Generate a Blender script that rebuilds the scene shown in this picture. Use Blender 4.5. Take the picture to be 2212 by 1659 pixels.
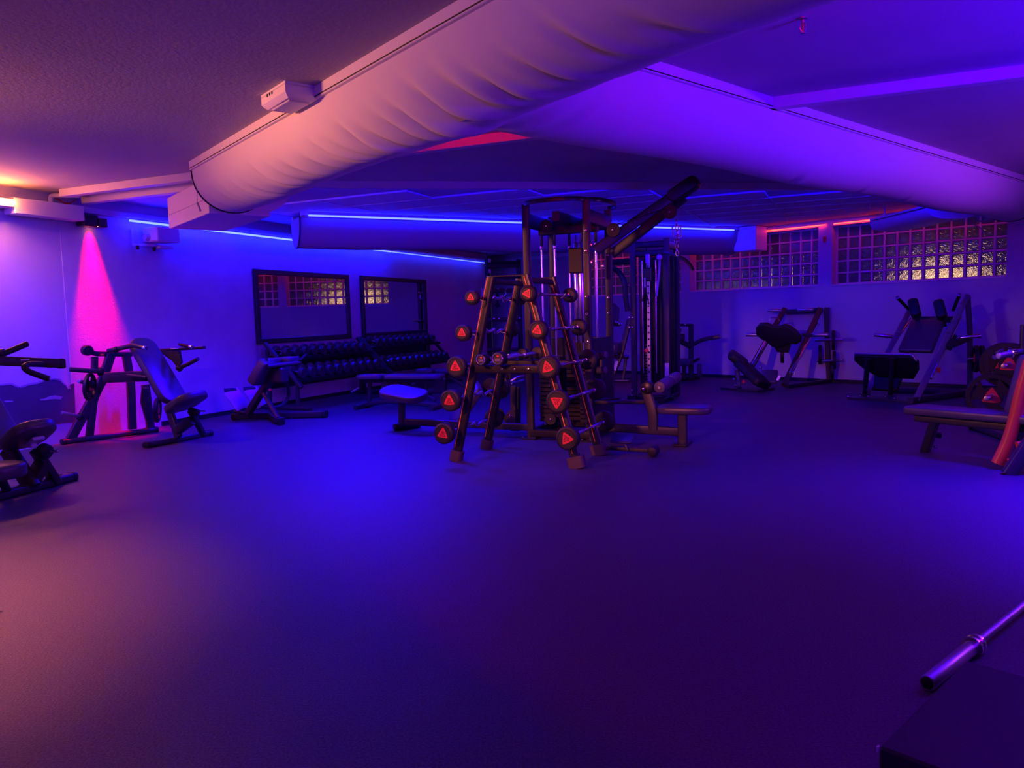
import bpy, bmesh, math, random
from mathutils import Vector as V, Matrix
random.seed(7)
SC = bpy.context.scene
for o in list(bpy.data.objects): bpy.data.objects.remove(o, do_unlink=True)
COL = SC.collection
Z = V((0, 0, 1))
def rad(a): return math.radians(a)
# ---------------------------------------------------------------- camera (2212 x 1659, 26 mm-equivalent phone lens, eye 1.3 m)
FPX, CX, CY, EYE = 1660.0, 1106.0, 829.5, 1.3
PITCH, ROLL = math.atan(147 / 1660), math.atan(.0266)
FW = V((0, math.cos(PITCH), -math.sin(PITCH))); _r = V((1, 0, 0)); _u = _r.cross(FW)
RT = _r * math.cos(ROLL) - _u * math.sin(ROLL); UP = _u * math.cos(ROLL) + _r * math.sin(ROLL)
CAM = V((0, 0, EYE))
cd = bpy.data.cameras.new('camera'); cam = bpy.data.objects.new('camera', cd); COL.objects.link(cam)
cd.sensor_fit = 'HORIZONTAL'; cd.sensor_width = 36; cd.lens = 36 * FPX / 2212; cd.clip_start = .05; cd.clip_end = 200
mw = Matrix((RT, UP, -FW)).transposed().to_4x4(); mw.translation = CAM; cam.matrix_world = mw
SC.camera = cam
# ---------------------------------------------------------------- world, exposure
w = bpy.data.worlds.new('night'); SC.world = w; w.use_nodes = True
w.node_tree.nodes['Background'].inputs[0].default_value = (.010, .006, .03, 1); w.node_tree.nodes['Background'].inputs[1].default_value = 1
SC.view_settings.view_transform = 'Standard'; SC.view_settings.look = 'None'
SC.view_settings.exposure = 0.0; SC.view_settings.gamma = 1; SC.view_settings.use_curve_mapping = False
# room frame: E1 runs along the left wall (away), E2 across the room
A1 = rad(24); E1 = V((math.sin(A1), math.cos(A1), 0)); E2 = V((math.cos(A1), -math.sin(A1), 0))
P0 = V((-5.04, 8.78, 0)); RW0 = V((3.75, 15.2, 0)); RD = V((.69, -.723, 0)).normalized(); RN = V((-.723, -.69, 0)).normalized()
def LW(s, o, z=0): return P0 + E1 * s + E2 * o + Z * z
def RWp(u, o, z=0): return RW0 + RD * u + RN * o + Z * z
CEIL = 2.80
# ---------------------------------------------------------------- lamps of the room and added unseen fills
def area(name, loc, target, sx, sy, col, power, spread=180):
    l = bpy.data.lights.new(name, 'AREA'); l.shape = 'RECTANGLE'; l.size = sx; l.size_y = sy; l.color = col; l.energy = power; l.spread = rad(spread)
    o = bpy.data.objects.new(name, l); COL.objects.link(o); o.location = loc
    o.rotation_euler = (V(target) - V(loc)).to_track_quat('-Z', 'Y').to_euler(); return o
WARM = (1, .36, .12); BLUE = (.004, .005, 1); RED = (1, .0, .045)
LED_BLUE, LED_DIM, LED_DUCT, LED_HID, LED_SIDE, LED_RED, LED_RED2, TUBE = 135.0, 18.0, 100.0, 250.0, 150.0, 14.0, 60.0, 150.0
area('warm_ceiling_spot_left', (-3.5, 3.2, 2.7), (-3.2, 3.3, 0), .35, .35, (1, .24, .18), 62, 70)
area('violet_hall_light_behind', (-1.2, -2.8, 2.0), (-1.0, .5, 2.8), 2.4, .3, (.16, .0, 1), 82, 160)  # unseen fill added to tint the near ceiling violet
area('blue_wash_near_left', (-4.6, 5.6, 2.7), LW(-1.15, 0, 1.2), .4, .12, (.02, 0, 1), 46, 66)  # added fill, no fitting seen, brightens the near left wall
area('warm_wash_long_duct', (-5.6, 4.4, 2.62), (-1.2, 5.35, 2.47), .8, .1, (1, .28, .14), 28, 66)  # extra unseen fill, added to warm the face of the long duct
area('blue_wash_right', (7.4, 6.0, 2.2), (4.2, 6.0, 2.75), 1.6, .15, (.36, .03, 1), 80, 150)  # no known fitting: added to light the branch duct and right ceiling
area('blue_ceiling_lamp_centre', (-1.9, 9.3, 2.7), (-1.9, 9.1, 0), .9, .1, (.015, .0, 1), 230, 125)  # unseen fill added to brighten the far floor
area('blue_ceiling_lamp_near', (-1.1, 6.5, 2.7), (-1.1, 5.8, 0), .7, .1, (.015, .0, 1), 26, 90)  # second unseen fill, added for the middle of the floor
area('blue_uplight_right', (3.4, 1.9, 1.7), (2.9, 3.6, 2.8), .8, .3, (.07, .0, 1), 78, 130)  # added out of view to lift the right part of the ceiling
area('blue_downlight_right', (4.4, 5.2, 2.6), (3.7, 5.0, 0), .4, .3, (.03, .0, 1), 105, 74)  # fill without a fitting, added to brighten the floor at the right
rl_ = bpy.data.lights.new('warm_track_spot', 'SPOT'); rl_.color = (1, .20, .17); rl_.energy = 1050; rl_.spot_size = rad(25); rl_.spot_blend = .85; rl_.shadow_soft_size = .12  # unseen fill added to warm the stripes and labels of the barbell rack
ro_ = bpy.data.objects.new('warm_track_spot', rl_); COL.objects.link(ro_); ro_.location = (-2.6, 1.2, 2.45); ro_.rotation_euler = (V((.1, 6.6, .85)) - V((-2.6, 1.2, 2.45))).to_track_quat('-Z', 'Y').to_euler()
sp = bpy.data.lights.new('red_wall_spot', 'SPOT'); sp.color = (1, .0, .03); sp.energy = 2200; sp.spot_size = rad(40); sp.spot_blend = 1; sp.shadow_soft_size = .06
so = bpy.data.objects.new('red_wall_spot', sp); COL.objects.link(so)
so.location = LW(.36, .06, 2.455); so.rotation_euler = (LW(.43, -.06, 0) - LW(.36, .06, 2.455)).to_track_quat('-Z', 'Y').to_euler()
# ---------------------------------------------------------------- helpers: pixel of the photograph -> point of the room
def ray(px, py): return FW + RT * ((px - CX) / FPX) - UP * ((py - CY) / FPX)
def F(px, py, z=0.0): d = ray(px, py); return CAM + d * ((z - EYE) / d.z)
def D(px, py, y): d = ray(px, py); return CAM + d * (y / d.y)
def PL(p0, ang):
    a = rad(ang); n = V((math.cos(a), -math.sin(a), 0)); q = V((p0[0], p0[1], 0))
    def f(px, py): d = ray(px, py); return CAM + d * ((q - CAM).dot(n) / d.dot(n))
    return f
# ---------------------------------------------------------------- materials
def mat(name, col, rough=.5, metal=0, spec=.5, bump=None, var=None, emis=None, es=1, coat=0):
    m = bpy.data.materials.new(name); m.use_nodes = True; nt = m.node_tree; b = nt.nodes['Principled BSDF']
    b.inputs['Base Color'].default_value = (*col, 1); b.inputs['Roughness'].default_value = rough; b.inputs['Metallic'].default_value = metal
    b.inputs['Specular IOR Level'].default_value = spec; b.inputs['Coat Weight'].default_value = coat; b.inputs['Coat Roughness'].default_value = .27
    tc = nt.nodes.new('ShaderNodeTexCoord')
    if emis: b.inputs['Emission Color'].default_value = (*emis, 1); b.inputs['Emission Strength'].default_value = es
    if var:
        n = nt.nodes.new('ShaderNodeTexNoise'); n.inputs['Scale'].default_value = var[0]; n.inputs['Detail'].default_value = 5
        r = nt.nodes.new('ShaderNodeMapRange'); r.inputs[1].default_value = .3; r.inputs[2].default_value = .7
        r.inputs[3].default_value = 1 - var[1]; r.inputs[4].default_value = 1 + var[1]
        mx = nt.nodes.new('ShaderNodeMix'); mx.data_type = 'RGBA'; mx.blend_type = 'MULTIPLY'; mx.inputs[0].default_value = 1
        mx.inputs[6].default_value = (*col, 1)
        nt.links.new(tc.outputs['Object'], n.inputs['Vector']); nt.links.new(n.outputs[0], r.inputs[0]); nt.links.new(r.outputs[0], mx.inputs[7]); nt.links.new(mx.outputs[2], b.inputs['Base Color'])
    if bump:
        n = nt.nodes.new('ShaderNodeTexNoise'); n.inputs['Scale'].default_value = bump[0]; n.inputs['Detail'].default_value = 4
        bp = nt.nodes.new('ShaderNodeBump'); bp.inputs['Strength'].default_value = bump[1]; bp.inputs['Distance'].default_value = bump[2]
        nt.links.new(tc.outputs['Object'], n.inputs['Vector']); nt.links.new(n.outputs[0], bp.inputs['Height']); nt.links.new(bp.outputs[0], b.inputs['Normal'])
    return m
M = {}
M['wall'] = mat('painted_wall', (.60, .59, .61), .62, spec=.3, bump=(60, .15, .01), var=(1.2, .05))
M['stucco'] = mat('rough_render', (.60, .59, .61), .6, spec=.4, bump=(70, .4, .012), var=(3, .06))
M['ceiling'] = mat('ceiling_paint', (.54, .53, .56), .8, spec=.2, bump=(35, .2, .01), var=(2, .04))
M['panel'] = mat('ceiling_panel', (.78, .77, .80), .75, spec=.2, bump=(45, .15, .01))
M['joint'] = mat('white_joint_strip', (.56, .56, .6), .5)
M['floor'] = mat('rubber_floor', (.055, .050, .057), .50, spec=.6, bump=(120, .5, .005), var=(115, .75))
M['white'] = mat('white_enamel', (.78, .77, .78), .45, bump=(30, .05, .01))
M['fabric'] = mat('duct_fabric', (.74, .72, .72), .85, spec=.15, bump=(220, .12, .004))
M['fabric3'] = mat('grey_duct_fabric', (.36, .35, .37), .85, spec=.15, bump=(220, .12, .004))
M['steel'] = mat('black_powder_coat', (.013, .012, .014), .34, spec=.5, bump=(300, .06, .002))
M['steel2'] = mat('dark_grey_frame', (.03, .028, .032), .38, spec=.5, bump=(300, .06, .002))
M['greyframe'] = mat('silver_grey_frame', (.20, .20, .22), .38, spec=.5, bump=(300, .06, .002))
M['rubber'] = mat('black_rubber', (.012, .011, .012), .5, spec=.45, bump=(200, .1, .003))
M['vinyl'] = mat('black_vinyl', (.075, .072, .078), .34, spec=.55, bump=(120, .08, .003))
M['chrome'] = mat('chrome', (.78, .77, .8), .16, 1, bump=(90, .03, .002))
M['knurl'] = mat('knurled_chrome', (.6, .6, .63), .34, 1, bump=(420, .5, .002))
M['satin'] = mat('satin_steel', (.5, .5, .53), .4, 1, bump=(60, .05, .002))
M['alu'] = mat('pale_plate', (.62, .61, .64), .45, .3)
M['orange'] = mat('orange_inlay', (.95, .26, .05), .4, bump=(50, .02, .002))
M['orangepaint'] = mat('orange_paint', (.80, .13, .025), .35, bump=(80, .03, .002))
M['red'] = mat('red_label', (.72, .025, .04), .45, bump=(90, .03, .001))
M['ink'] = mat('black_ink', (.006, .005, .006), .5)
M['greyink'] = mat('grey_lettering', (.12, .11, .12), .5)
M['foot'] = mat('reddish_rubber_boot', (.075, .04, .05), .6, bump=(150, .15, .003))
M['urethane'] = mat('dumbbell_urethane', (.045, .044, .048), .28, spec=.8, bump=(200, .1, .003))
M['foam'] = mat('roller_foam', (.09, .085, .09), .5, bump=(90, .1, .003))
M['mirror'] = mat('mirror_glass', (.80, .80, .82), .015, 1)
M['mframe'] = mat('dark_mirror_frame', (.02, .02, .028), .4, bump=(40, .05, .002))
def led(n, c, e): return mat(n, (.2, .2, .25), .4, emis=c, es=e)
M['led'] = led('blue_led', (.003, .0045, 1), LED_BLUE); M['leddim'] = led('dim_blue_led', (.015, .022, 1), LED_DIM); M['ledduct'] = led('duct_blue_led', (.0035, .005, 1), LED_DUCT); M['ledhid'] = led('hidden_blue_led', (.004, .0, 1), LED_HID)
M['ledside'] = led('bright_blue_led', (.04, .0, 1), LED_SIDE); M['ledred'] = led('red_led', (1, .022, .008), LED_RED); M['ledred2'] = led('hidden_red_led', (1, .0, .05), LED_RED2)
M['tube'] = led('warm_tube', (1, .22, .05), TUBE)
M['spotlens'] = mat('red_spot_lens', (.9, .3, .2), .3, emis=(1, .22, .12), es=8)
M['extlit'] = mat('lit_shop_window', (.8, .7, .5), .5, emis=(1, .56, .24), es=4.2)
M['ext'] = mat('dark_facade', (.05, .045, .06), .8, bump=(20, .3, .02))
M['cable'] = mat('cable_sheath', (.35, .34, .4), .5)
M['redcable'] = mat('red_cable', (.6, .06, .04), .5)
M['mortar'] = mat('pale_mortar', (.62, .6, .62), .6, bump=(70, .3, .006))
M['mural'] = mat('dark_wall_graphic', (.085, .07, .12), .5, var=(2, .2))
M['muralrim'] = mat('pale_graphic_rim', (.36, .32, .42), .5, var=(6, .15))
M['mat'] = mat('black_mat', (.016, .014, .017), .6, bump=(180, .3, .004), var=(60, .3))
def glassmat():
    m = bpy.data.materials.new('rippled_glass'); m.use_nodes = True; nt = m.node_tree; b = nt.nodes['Principled BSDF']
    b.inputs['Base Color'].default_value = (.75, .75, .85, 1); b.inputs['Roughness'].default_value = .06; b.inputs['Transmission Weight'].default_value = .9; b.inputs['IOR'].default_value = 1.45
    tc = nt.nodes.new('ShaderNodeTexCoord'); n = nt.nodes.new('ShaderNodeTexNoise'); n.inputs['Scale'].default_value = 24; n.inputs['Detail'].default_value = 2
    n.inputs['Distortion'].default_value = 1.2
    bp = nt.nodes.new('ShaderNodeBump'); bp.inputs['Strength'].default_value = .2; bp.inputs['Distance'].default_value = .02
    nt.links.new(tc.outputs['Object'], n.inputs['Vector']); nt.links.new(n.outputs[0], bp.inputs['Height']); nt.links.new(bp.outputs[0], b.inputs['Normal']); return m
M['glass'] = glassmat()
# ---------------------------------------------------------------- mesh builder
WL = {}
def perp(d, up=Z):
    d = d.normalized(); s = d.cross(up)
    if s.length < 1e-4: s = d.cross(V((0, 1, 0)))
    s.normalize(); return s, s.cross(d).normalized()
def fillet(pts, r, n=5):
    pts = [V(p) for p in pts]; out = [pts[0]]
    for a, b, c in zip(pts, pts[1:], pts[2:]):
        u, v = (a - b), (c - b); k = min(r, u.length * .49, v.length * .49); u.normalize(); v.normalize()
        for i in range(n + 1):
            t = i / n; out.append((b + u * k) * (1 - t) ** 2 + b * 2 * t * (1 - t) + (b + v * k) * t * t)
    out.append(pts[-1]); return out
def rrect(w, h, r, n=3):
    r = min(r, w / 2 - 1e-4, h / 2 - 1e-4); o = []
    for cx, cy, a0 in ((w/2-r, h/2-r, 0), (-w/2+r, h/2-r, 90), (-w/2+r, -h/2+r, 180), (w/2-r, -h/2+r, 270)):
        for i in range(n + 1): a = rad(a0 + 90 * i / n); o.append((cx + r * math.cos(a), cy + r * math.sin(a)))
    return o
class MB:
    def __init__(s): s.v = []; s.f = []
    def add(s, vs, fs):
        k = len(s.v); s.v += [V(v) for v in vs]; s.f += [tuple(i + k for i in f) for f in fs]; return s
    def box(s, c, size, ax=None, bev=0):
        ax = ax or (V((1, 0, 0)), V((0, 1, 0)), Z); c = V(c); h = [x / 2 for x in size]
        if bev <= 0:
            vs = [c + ax[0]*h[0]*i + ax[1]*h[1]*j + ax[2]*h[2]*k for i in (-1, 1) for j in (-1, 1) for k in (-1, 1)]
            return s.add(vs, [(0,1,3,2),(4,6,7,5),(0,4,5,1),(2,3,7,6),(0,2,6,4),(1,5,7,3)])
        idx = {}; vs = []
        for i in (-1, 1):
            for j in (-1, 1):
                for k in (-1, 1):
                    for q in range(3):
                        d = [h[0]-bev, h[1]-bev, h[2]-bev]; d[q] = h[q]; idx[(i, j, k, q)] = len(vs)
                        vs.append(c + ax[0]*d[0]*i + ax[1]*d[1]*j + ax[2]*d[2]*k)
        fs = []
        for i in (-1, 1):
            fs += [tuple(idx[(i, j, k, 0)] for j, k in ((-1,-1),(1,-1),(1,1),(-1,1))), tuple(idx[(j, i, k, 1)] for j, k in ((-1,-1),(1,-1),(1,1),(-1,1))), tuple(idx[(j, k, i, 2)] for j, k in ((-1,-1),(1,-1),(1,1),(-1,1)))]
            for j in (-1, 1):
                fs += [(idx[(i,j,-1,0)],idx[(i,j,1,0)],idx[(i,j,1,1)],idx[(i,j,-1,1)]), (idx[(i,-1,j,0)],idx[(i,1,j,0)],idx[(i,1,j,2)],idx[(i,-1,j,2)]), (idx[(-1,i,j,1)],idx[(1,i,j,1)],idx[(1,i,j,2)],idx[(-1,i,j,2)])]
                for k in (-1, 1): fs.append((idx[(i,j,k,0)],idx[(i,j,k,1)],idx[(i,j,k,2)]))
        return s.add(vs, fs)
    def sweep(s, pts, prof, up=Z, closed=False):
        pts = [V(p) for p in pts]; n = len(pts); m = len(prof); vs = []; sd = None
        for i, p in enumerate(pts):
            if closed: t = pts[(i+1) % n] - pts[i-1]
            else: t = (pts[min(i+1, n-1)] - pts[max(i-1, 0)])
            t.normalize()
            if sd is None: sd, u = perp(t, up)
            else:
                sd = sd - t * sd.dot(t); sd.normalize(); u = sd.cross(t).normalized()
            vs += [p + sd * a + u * b for a, b in prof]
        fs = []
        for i in range(n if closed else n - 1):
            for j in range(m):
                a = i * m + j; b = i * m + (j + 1) % m; c = ((i + 1) % n) * m
                fs.append((a, b, c + (j + 1) % m, c + j))
        if not closed: fs += [tuple(range(m))[::-1], tuple((n - 1) * m + j for j in range(m))]
        return s.add(vs, fs)
    def tube(s, pts, r, n=10, fil=0):
        if fil: pts = fillet(pts, fil)
        return s.sweep(pts, [(r * math.cos(2*math.pi*i/n), r * math.sin(2*math.pi*i/n)) for i in range(n)])
    def ring(s, c, axis, R, r, n=28, m=8):
        a, b = perp(V(axis)); pts = [V(c) + a*R*math.cos(2*math.pi*i/n) + b*R*math.sin(2*math.pi*i/n) for i in range(n)]
        return s.sweep(pts, [(r*math.cos(2*math.pi*i/m), r*math.sin(2*math.pi*i/m)) for i in range(m)], up=V(axis), closed=True)
    def bar(s, pts, w, h, up=Z, r=.012, fil=0):
        if fil: pts = fillet(pts, fil)
        return s.sweep(pts, rrect(w, h, r), up)
    def lathe(s, p, axis, prof, n=20, loop=False):
        p = V(p); d = V(axis).normalized(); a, b = perp(d); vs = []; m = len(prof)
        for t, r in prof:
            for i in range(n): q = 2*math.pi*i/n; vs.append(p + d*t + (a*math.cos(q) + b*math.sin(q)) * max(r, 1e-4))
        fs = [(i*n+j, i*n+(j+1) % n, (i+1)*n+(j+1) % n, (i+1)*n+j) for i in range(m-1) for j in range(n)]
        if loop: fs += [((m-1)*n+j, (m-1)*n+(j+1) % n, (j+1) % n, j) for j in range(n)]
        else: fs += [tuple(range(n))[::-1], tuple((m-1)*n+j for j in range(n))]
        return s.add(vs, fs)
    def cyl(s, p0, p1, r, n=16, ch=None):
        p0 = V(p0); d = V(p1) - p0; L = d.length; c = min(r * .25, L * .25) if ch is None else ch
        return s.lathe(p0, d, [(0, r-c), (c*.3, r-c*.3), (c, r), (L-c, r), (L-c*.3, r-c*.3), (L, r-c)], n)
    def prism(s, poly, nv):
        poly = [V(p) for p in poly]; nv = V(nv); n = len(poly)
        return s.add(poly + [p + nv for p in poly], [tuple(range(n))[::-1], tuple(n+i for i in range(n))] + [(i, (i+1) % n, n+(i+1) % n, n+i) for i in range(n)])
    def soft(s, c, ux, uy, uz, out, T, be, k=3):
        """cushion: 2-D outline (CCW) in ux,uy; thickness T along uz; rounded edge be"""
        c = V(c); n = len(out); nr = []
        for i in range(n):
            a, b = out[i-1], out[(i+1) % n]; d = V((b[0]-a[0], b[1]-a[1])); d.normalize(); nr.append((d.y, -d.x))
        lay = [(-T/2 + be*(1-math.cos(rad(90*i/k))), -be*(1-math.sin(rad(90*i/k)))) for i in range(k+1)]
        lay += [(-z, o) for z, o in lay[::-1]]; vs = []
        for z, o in lay:
            for (x, y), (a, b) in zip(out, nr): vs.append(c + ux*(x+a*o) + uy*(y+b*o) + uz*z)
        m = len(lay); fs = [(i*n+j, i*n+(j+1) % n, (i+1)*n+(j+1) % n, (i+1)*n+j) for i in range(m-1) for j in range(n)]
        fs += [tuple(range(n))[::-1], tuple((m-1)*n+j for j in range(n))]
        return s.add(vs, fs)
    def pad(s, c, ux, uz, L, W, T, rc=.06, be=.02):
        ux = V(ux).normalized(); uz = V(uz); uz = (uz - ux*uz.dot(ux)).normalized(); uy = uz.cross(ux)
        return s.soft(c, ux, uy, uz, rrect(L, W, rc, 5), T, be)
    def to(s, name, m, parent=None, smooth=35, world=True):
        me = bpy.data.meshes.new(name); off = WL.get(parent.name, V((0, 0, 0))) if (parent and world) else V((0, 0, 0))
        me.from_pydata([v - off for v in s.v], [], s.f); bm = bmesh.new(); bm.from_mesh(me); bmesh.ops.recalc_face_normals(bm, faces=bm.faces); bm.to_mesh(me); bm.free()
        me.shade_smooth(); me.set_sharp_from_angle(angle=rad(smooth))
        me.materials.append(M[m] if isinstance(m, str) else m)
        o = bpy.data.objects.new(name, me); COL.objects.link(o)
        if parent: o.parent = parent; WL[o.name] = off
        return o
def solo(o, label, cat, group=None, kind=None):
    """recentre a top-level mesh on its base and tag it"""
    vs = o.data.vertices; lo = [min(v.co[i] for v in vs) for i in range(3)]; hi = [max(v.co[i] for v in vs) for i in range(3)]
    c = V(((lo[0]+hi[0])/2, (lo[1]+hi[1])/2, lo[2])); o.data.transform(Matrix.Translation(-c)); o.location = c; WL[o.name] = c
    if kind: o['kind'] = kind
    if label: o['label'] = label
    if cat: o['category'] = cat
    if group: o['group'] = group
    return o
def thing(name, label, cat, loc=(0, 0, 0), group=None):
    o = bpy.data.objects.new(name, None); COL.objects.link(o); o.empty_display_size = .1; o.location = loc; WL[o.name] = V(loc)
    o['label'] = label; o['category'] = cat
    if group: o['group'] = group
    return o
def struct(name, mb, m, parent=None):
    o = mb.to(name, m, parent)
    if not parent: o['kind'] = 'structure'
    return o
def sub(parent, name, m, mb):                     # part of a part / of a thing, in world coordinates
    return mb.to(name, m, parent)
def dup(o, parent=None):
    c = o.copy(); COL.objects.link(c); c.parent = parent
    for ch in list(o.children): dup(ch, c)
    return c
def text(parent, body, c, ux, uy, size, m, off=.0006):
    cu = bpy.data.curves.new('t', 'FONT'); cu.body = body; cu.size = size; cu.align_x = 'CENTER'; cu.align_y = 'CENTER'; cu.offset = .012 * size; cu.resolution_u = 3
    t = bpy.data.objects.new('t', cu); COL.objects.link(t); bpy.context.view_layer.update()
    me = bpy.data.meshes.new_from_object(t.evaluated_get(bpy.context.evaluated_depsgraph_get())); bpy.data.objects.remove(t)
    uz = ux.cross(uy); mt = Matrix((ux, uy, uz)).transposed().to_4x4(); mt.translation = V(c) + uz * off - WL.get(parent.name, V((0, 0, 0)))
    me.transform(mt); me.materials.clear(); me.materials.append(M[m]); o = bpy.data.objects.new('lettering', me); COL.objects.link(o); o.parent = parent; WL[o.name] = WL.get(parent.name, V((0, 0, 0))); return o
def reuleaux(R, n=7):
    """rounded, bulging triangle label outline, apex up"""
    v = [(R*math.cos(rad(90+120*i)), R*math.sin(rad(90+120*i))) for i in range(3)]; o = []
    for i in range(3):
        a, b = v[i], v[(i+1) % 3]
        for j in range(n):
            t = .07 + .86 * j / (n - 1); x = a[0]+(b[0]-a[0])*t; y = a[1]+(b[1]-a[1])*t; k = 1 + .52*t*(1-t)*1.2
            o.append((x*k, y*k))
    return o
# ================================================================ THE SETTING
AX = (E1, E2, Z); AR = (RD, RN, Z)
def wbox(s0, s1, o0, o1, z0, z1, mb=None, bev=0): return (mb or MB()).box(LW((s0+s1)/2, (o0+o1)/2, (z0+z1)/2), (s1-s0, o1-o0, z1-z0), AX, bev)
def rbox(u0, u1, o0, o1, z0, z1, mb=None, bev=0): return (mb or MB()).box(RWp((u0+u1)/2, (o0+o1)/2, (z0+z1)/2), (u1-u0, o1-o0, z1-z0), AR, bev)
struct('floor', MB().box((0, 8, -.1), (34, 34, .2)), 'floor')
ceiling = struct('ceiling', MB().box((0, 8, CEIL + .1), (34, 34, .2)), 'ceiling')
struct('wall_left', wbox(0, 11.1, -.25, 0, 0, CEIL), 'stucco')
struct('wall_near_left', wbox(-14, 0, -.25, -.006, 0, CEIL), 'wall')
U_END = 9.2; WINS = [(2.60, 13), (-.21 - .03, 13), (-3.05, 13)]; SILL, TOP = 1.69, 2.69
rw = MB(); rbox(-6.1, U_END, -.34, 0, 0, SILL, rw); rbox(-6.1, U_END, -.34, 0, TOP, CEIL, rw)
edges = sorted((u, u + n*.2) for u, n in WINS); cur = -6.1
for a, b in edges: rbox(cur, a, -.34, 0, SILL, TOP, rw); cur = b
rbox(cur, U_END, -.34, 0, SILL, TOP, rw)
struct('wall_right', rw, 'wall')
e = RWp(U_END, 0); struct('wall_side', MB().box((e.x + .2, (e.y - 5) / 2 + .3, CEIL/2), (.3, e.y + 6, CEIL)), 'wall')
struct('wall_back', MB().box((-.5, -4.4, CEIL/2), (23, .3, CEIL)), 'wall')
def skirt(name, mb): struct(name, mb, 'mframe')
skirt('baseboard_left', wbox(1.2, 10.95, 0, .012, 0, .06)); skirt('baseboard_right', rbox(-5.8, U_END, 0, .012, 0, .06))
# glass-block windows: every block a part, shared mesh
blk = None
for k, (u0, n) in enumerate(WINS):
    g = MB(); a, b = u0, u0 + n*.2
    for i in range(n + 1): uu = min(max(a + i*.2, a + .012), b - .012); rbox(uu - .017, uu + .017, -.262, -.176, SILL, TOP, g, .006)
    for j in range(6): zz = min(max(SILL + j*.2, SILL + .012), TOP - .012); rbox(a, b, -.262, -.180, zz - .015, zz + .015, g, .006)
    wd = struct('window_%d' % (k + 1), g, 'mortar')
    for i in range(n):
        for j in range(5):
            c = RWp(a + i*.2 + .1, -.22, SILL + j*.2 + .1)
            if blk is None:
                blk = MB().box((0, 0, 0), (.176, .07, .178), AR, .012).to('glass_block', 'glass', None).data; bpy.data.objects.remove(bpy.data.objects['glass_block'])
            o = bpy.data.objects.new('glass_block', blk); COL.objects.link(o); o.parent = wd; o.location = c
    struct('trim_%d' % (k + 1), rbox(a, b, -.17, .02, SILL - .02, SILL, None, .004), 'white')
# night outside the glass blocks: a facade with lit panes
fx = V((13.2, 23.2, 0)); fd = RD
fa = MB().box(fx + Z*2.6, (14, .3, 5.2), (RD, RN, Z)).to('facade', 'ext'); solo(fa, 'dark building front outside the glass block windows', 'building')
for k, (q, w_, z0, h_) in enumerate([(-.75, .55, 1.80, .5), (-.05, .55, 1.80, .5), (.65, .5, 1.85, .4)]):
    MB().box(fx + RD*q + RN*.17 + Z*(z0 + h_/2), (w_, .06, h_), (RD, RN, Z)).to('lit_pane', 'extlit', fa)
for k, (q, z0) in enumerate([(-7.4, 1.5), (-9.3, 1.5)]): MB().box(fx + RD*q*.8 + RN*.17 + Z*(z0 + .15), (.22, .06, .18), (RD, RN, Z)).to('lit_pane', 'extlit', fa)
# suspended ceiling panels beyond the second beam, with pale joint strips
BA, BB = F(430, 405, 2.72), F(1850, 410, 2.72); bdir = (BB - BA).normalized(); bn = V((-bdir.y, bdir.x, 0))
pm = None; js = MB()
for i in range(14):
    s0 = 1.92 + .62*i
    for j in range(11):
        o0 = .88 + 1.25*j - (0 if i % 2 == 0 else 0)
        cs = [LW(s0 + a, o0 + b) for a in (0, .62) for b in (0, 1.25)]
        if min((c - BA).dot(bn) for c in cs) < .06 or min((c - RW0).dot(RN) for c in cs) < .05 or s0 + .62 > 10.85: continue
        if pm is None:
            t_ = MB().box((0, 0, 0), (.606, 1.236, .016), AX, .003).to('ceiling_panel', 'panel'); pm = t_.data; bpy.data.objects.remove(t_)
        p = bpy.data.objects.new('ceiling_panel', pm); COL.objects.link(p); p.parent = ceiling; p.location = LW(s0 + .31, o0 + .625, CEIL - .008)
        wbox(s0 - .006, s0 + .006, o0, o0 + 1.25, CEIL - .02, CEIL, js); wbox(s0, s0 + .62, o0 - .006, o0 + .006, CEIL - .02, CEIL, js)
jo = js.to('joint_strips', 'joint', ceiling); jo['kind'] = 'stuff'
# downstand strips (beams) under the ceiling
def beam(name, a, b, wd, z0): 
    d = (b - a).normalized(); s = V((-d.y, d.x, 0)); m = (a + b)/2
    return struct(name, MB().box(V((m.x, m.y, (z0 + CEIL)/2)) + s*wd/2, ((b - a).length, wd, CEIL - z0), (d, s, Z), .004), 'white')
a_, b_ = F(125, 425, 2.72), F(2212, 166, 2.72); d_ = (b_ - a_).normalized()
beam('trim_4', a_ + d_*.02, b_ + d_*4, .09, 2.72)
beam('trim_5', BA, BB + bdir*2.2, .09, 2.72)
struct('trim_9', MB().bar([RWp(-5.5, .03, 2.66), RWp(-3.2, .03, 2.66)], .05, .09, Z, .01), 'white')
beam('trim_6', F(175, 436, 2.72), BA, .10, 2.70)
# boxed trunking on the left wall, pipe elbow, cables
struct('trim_7', wbox(-.63, .17, .02, .2, 2.5, 2.665, None, .006), 'white')
struct('trim_8', wbox(.2, 10.8, .0, .09, 2.61, 2.68, None, .005), 'wall')
el = MB().tube([LW(-.12, .05, 2.67), LW(-.12, .05, 2.76), LW(.05, .3, 2.76)], .025, 10, .06).to('pipe', 'white'); solo(el, 'pale pipe elbow at the top left wall corner', 'pipe')
cb = MB()
for k in range(3): cb.tube([LW(-.07 + .02*k, .06, 2.74), LW(-.02 + .02*k, .1, 2.69 - .012*k), LW(.09, .1, 2.70), LW(.16, .1, 2.75)], .006, 6, .05)
solo(cb.to('cable', 'redcable'), 'red cables looped in the top left wall corner', 'cable')
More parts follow.
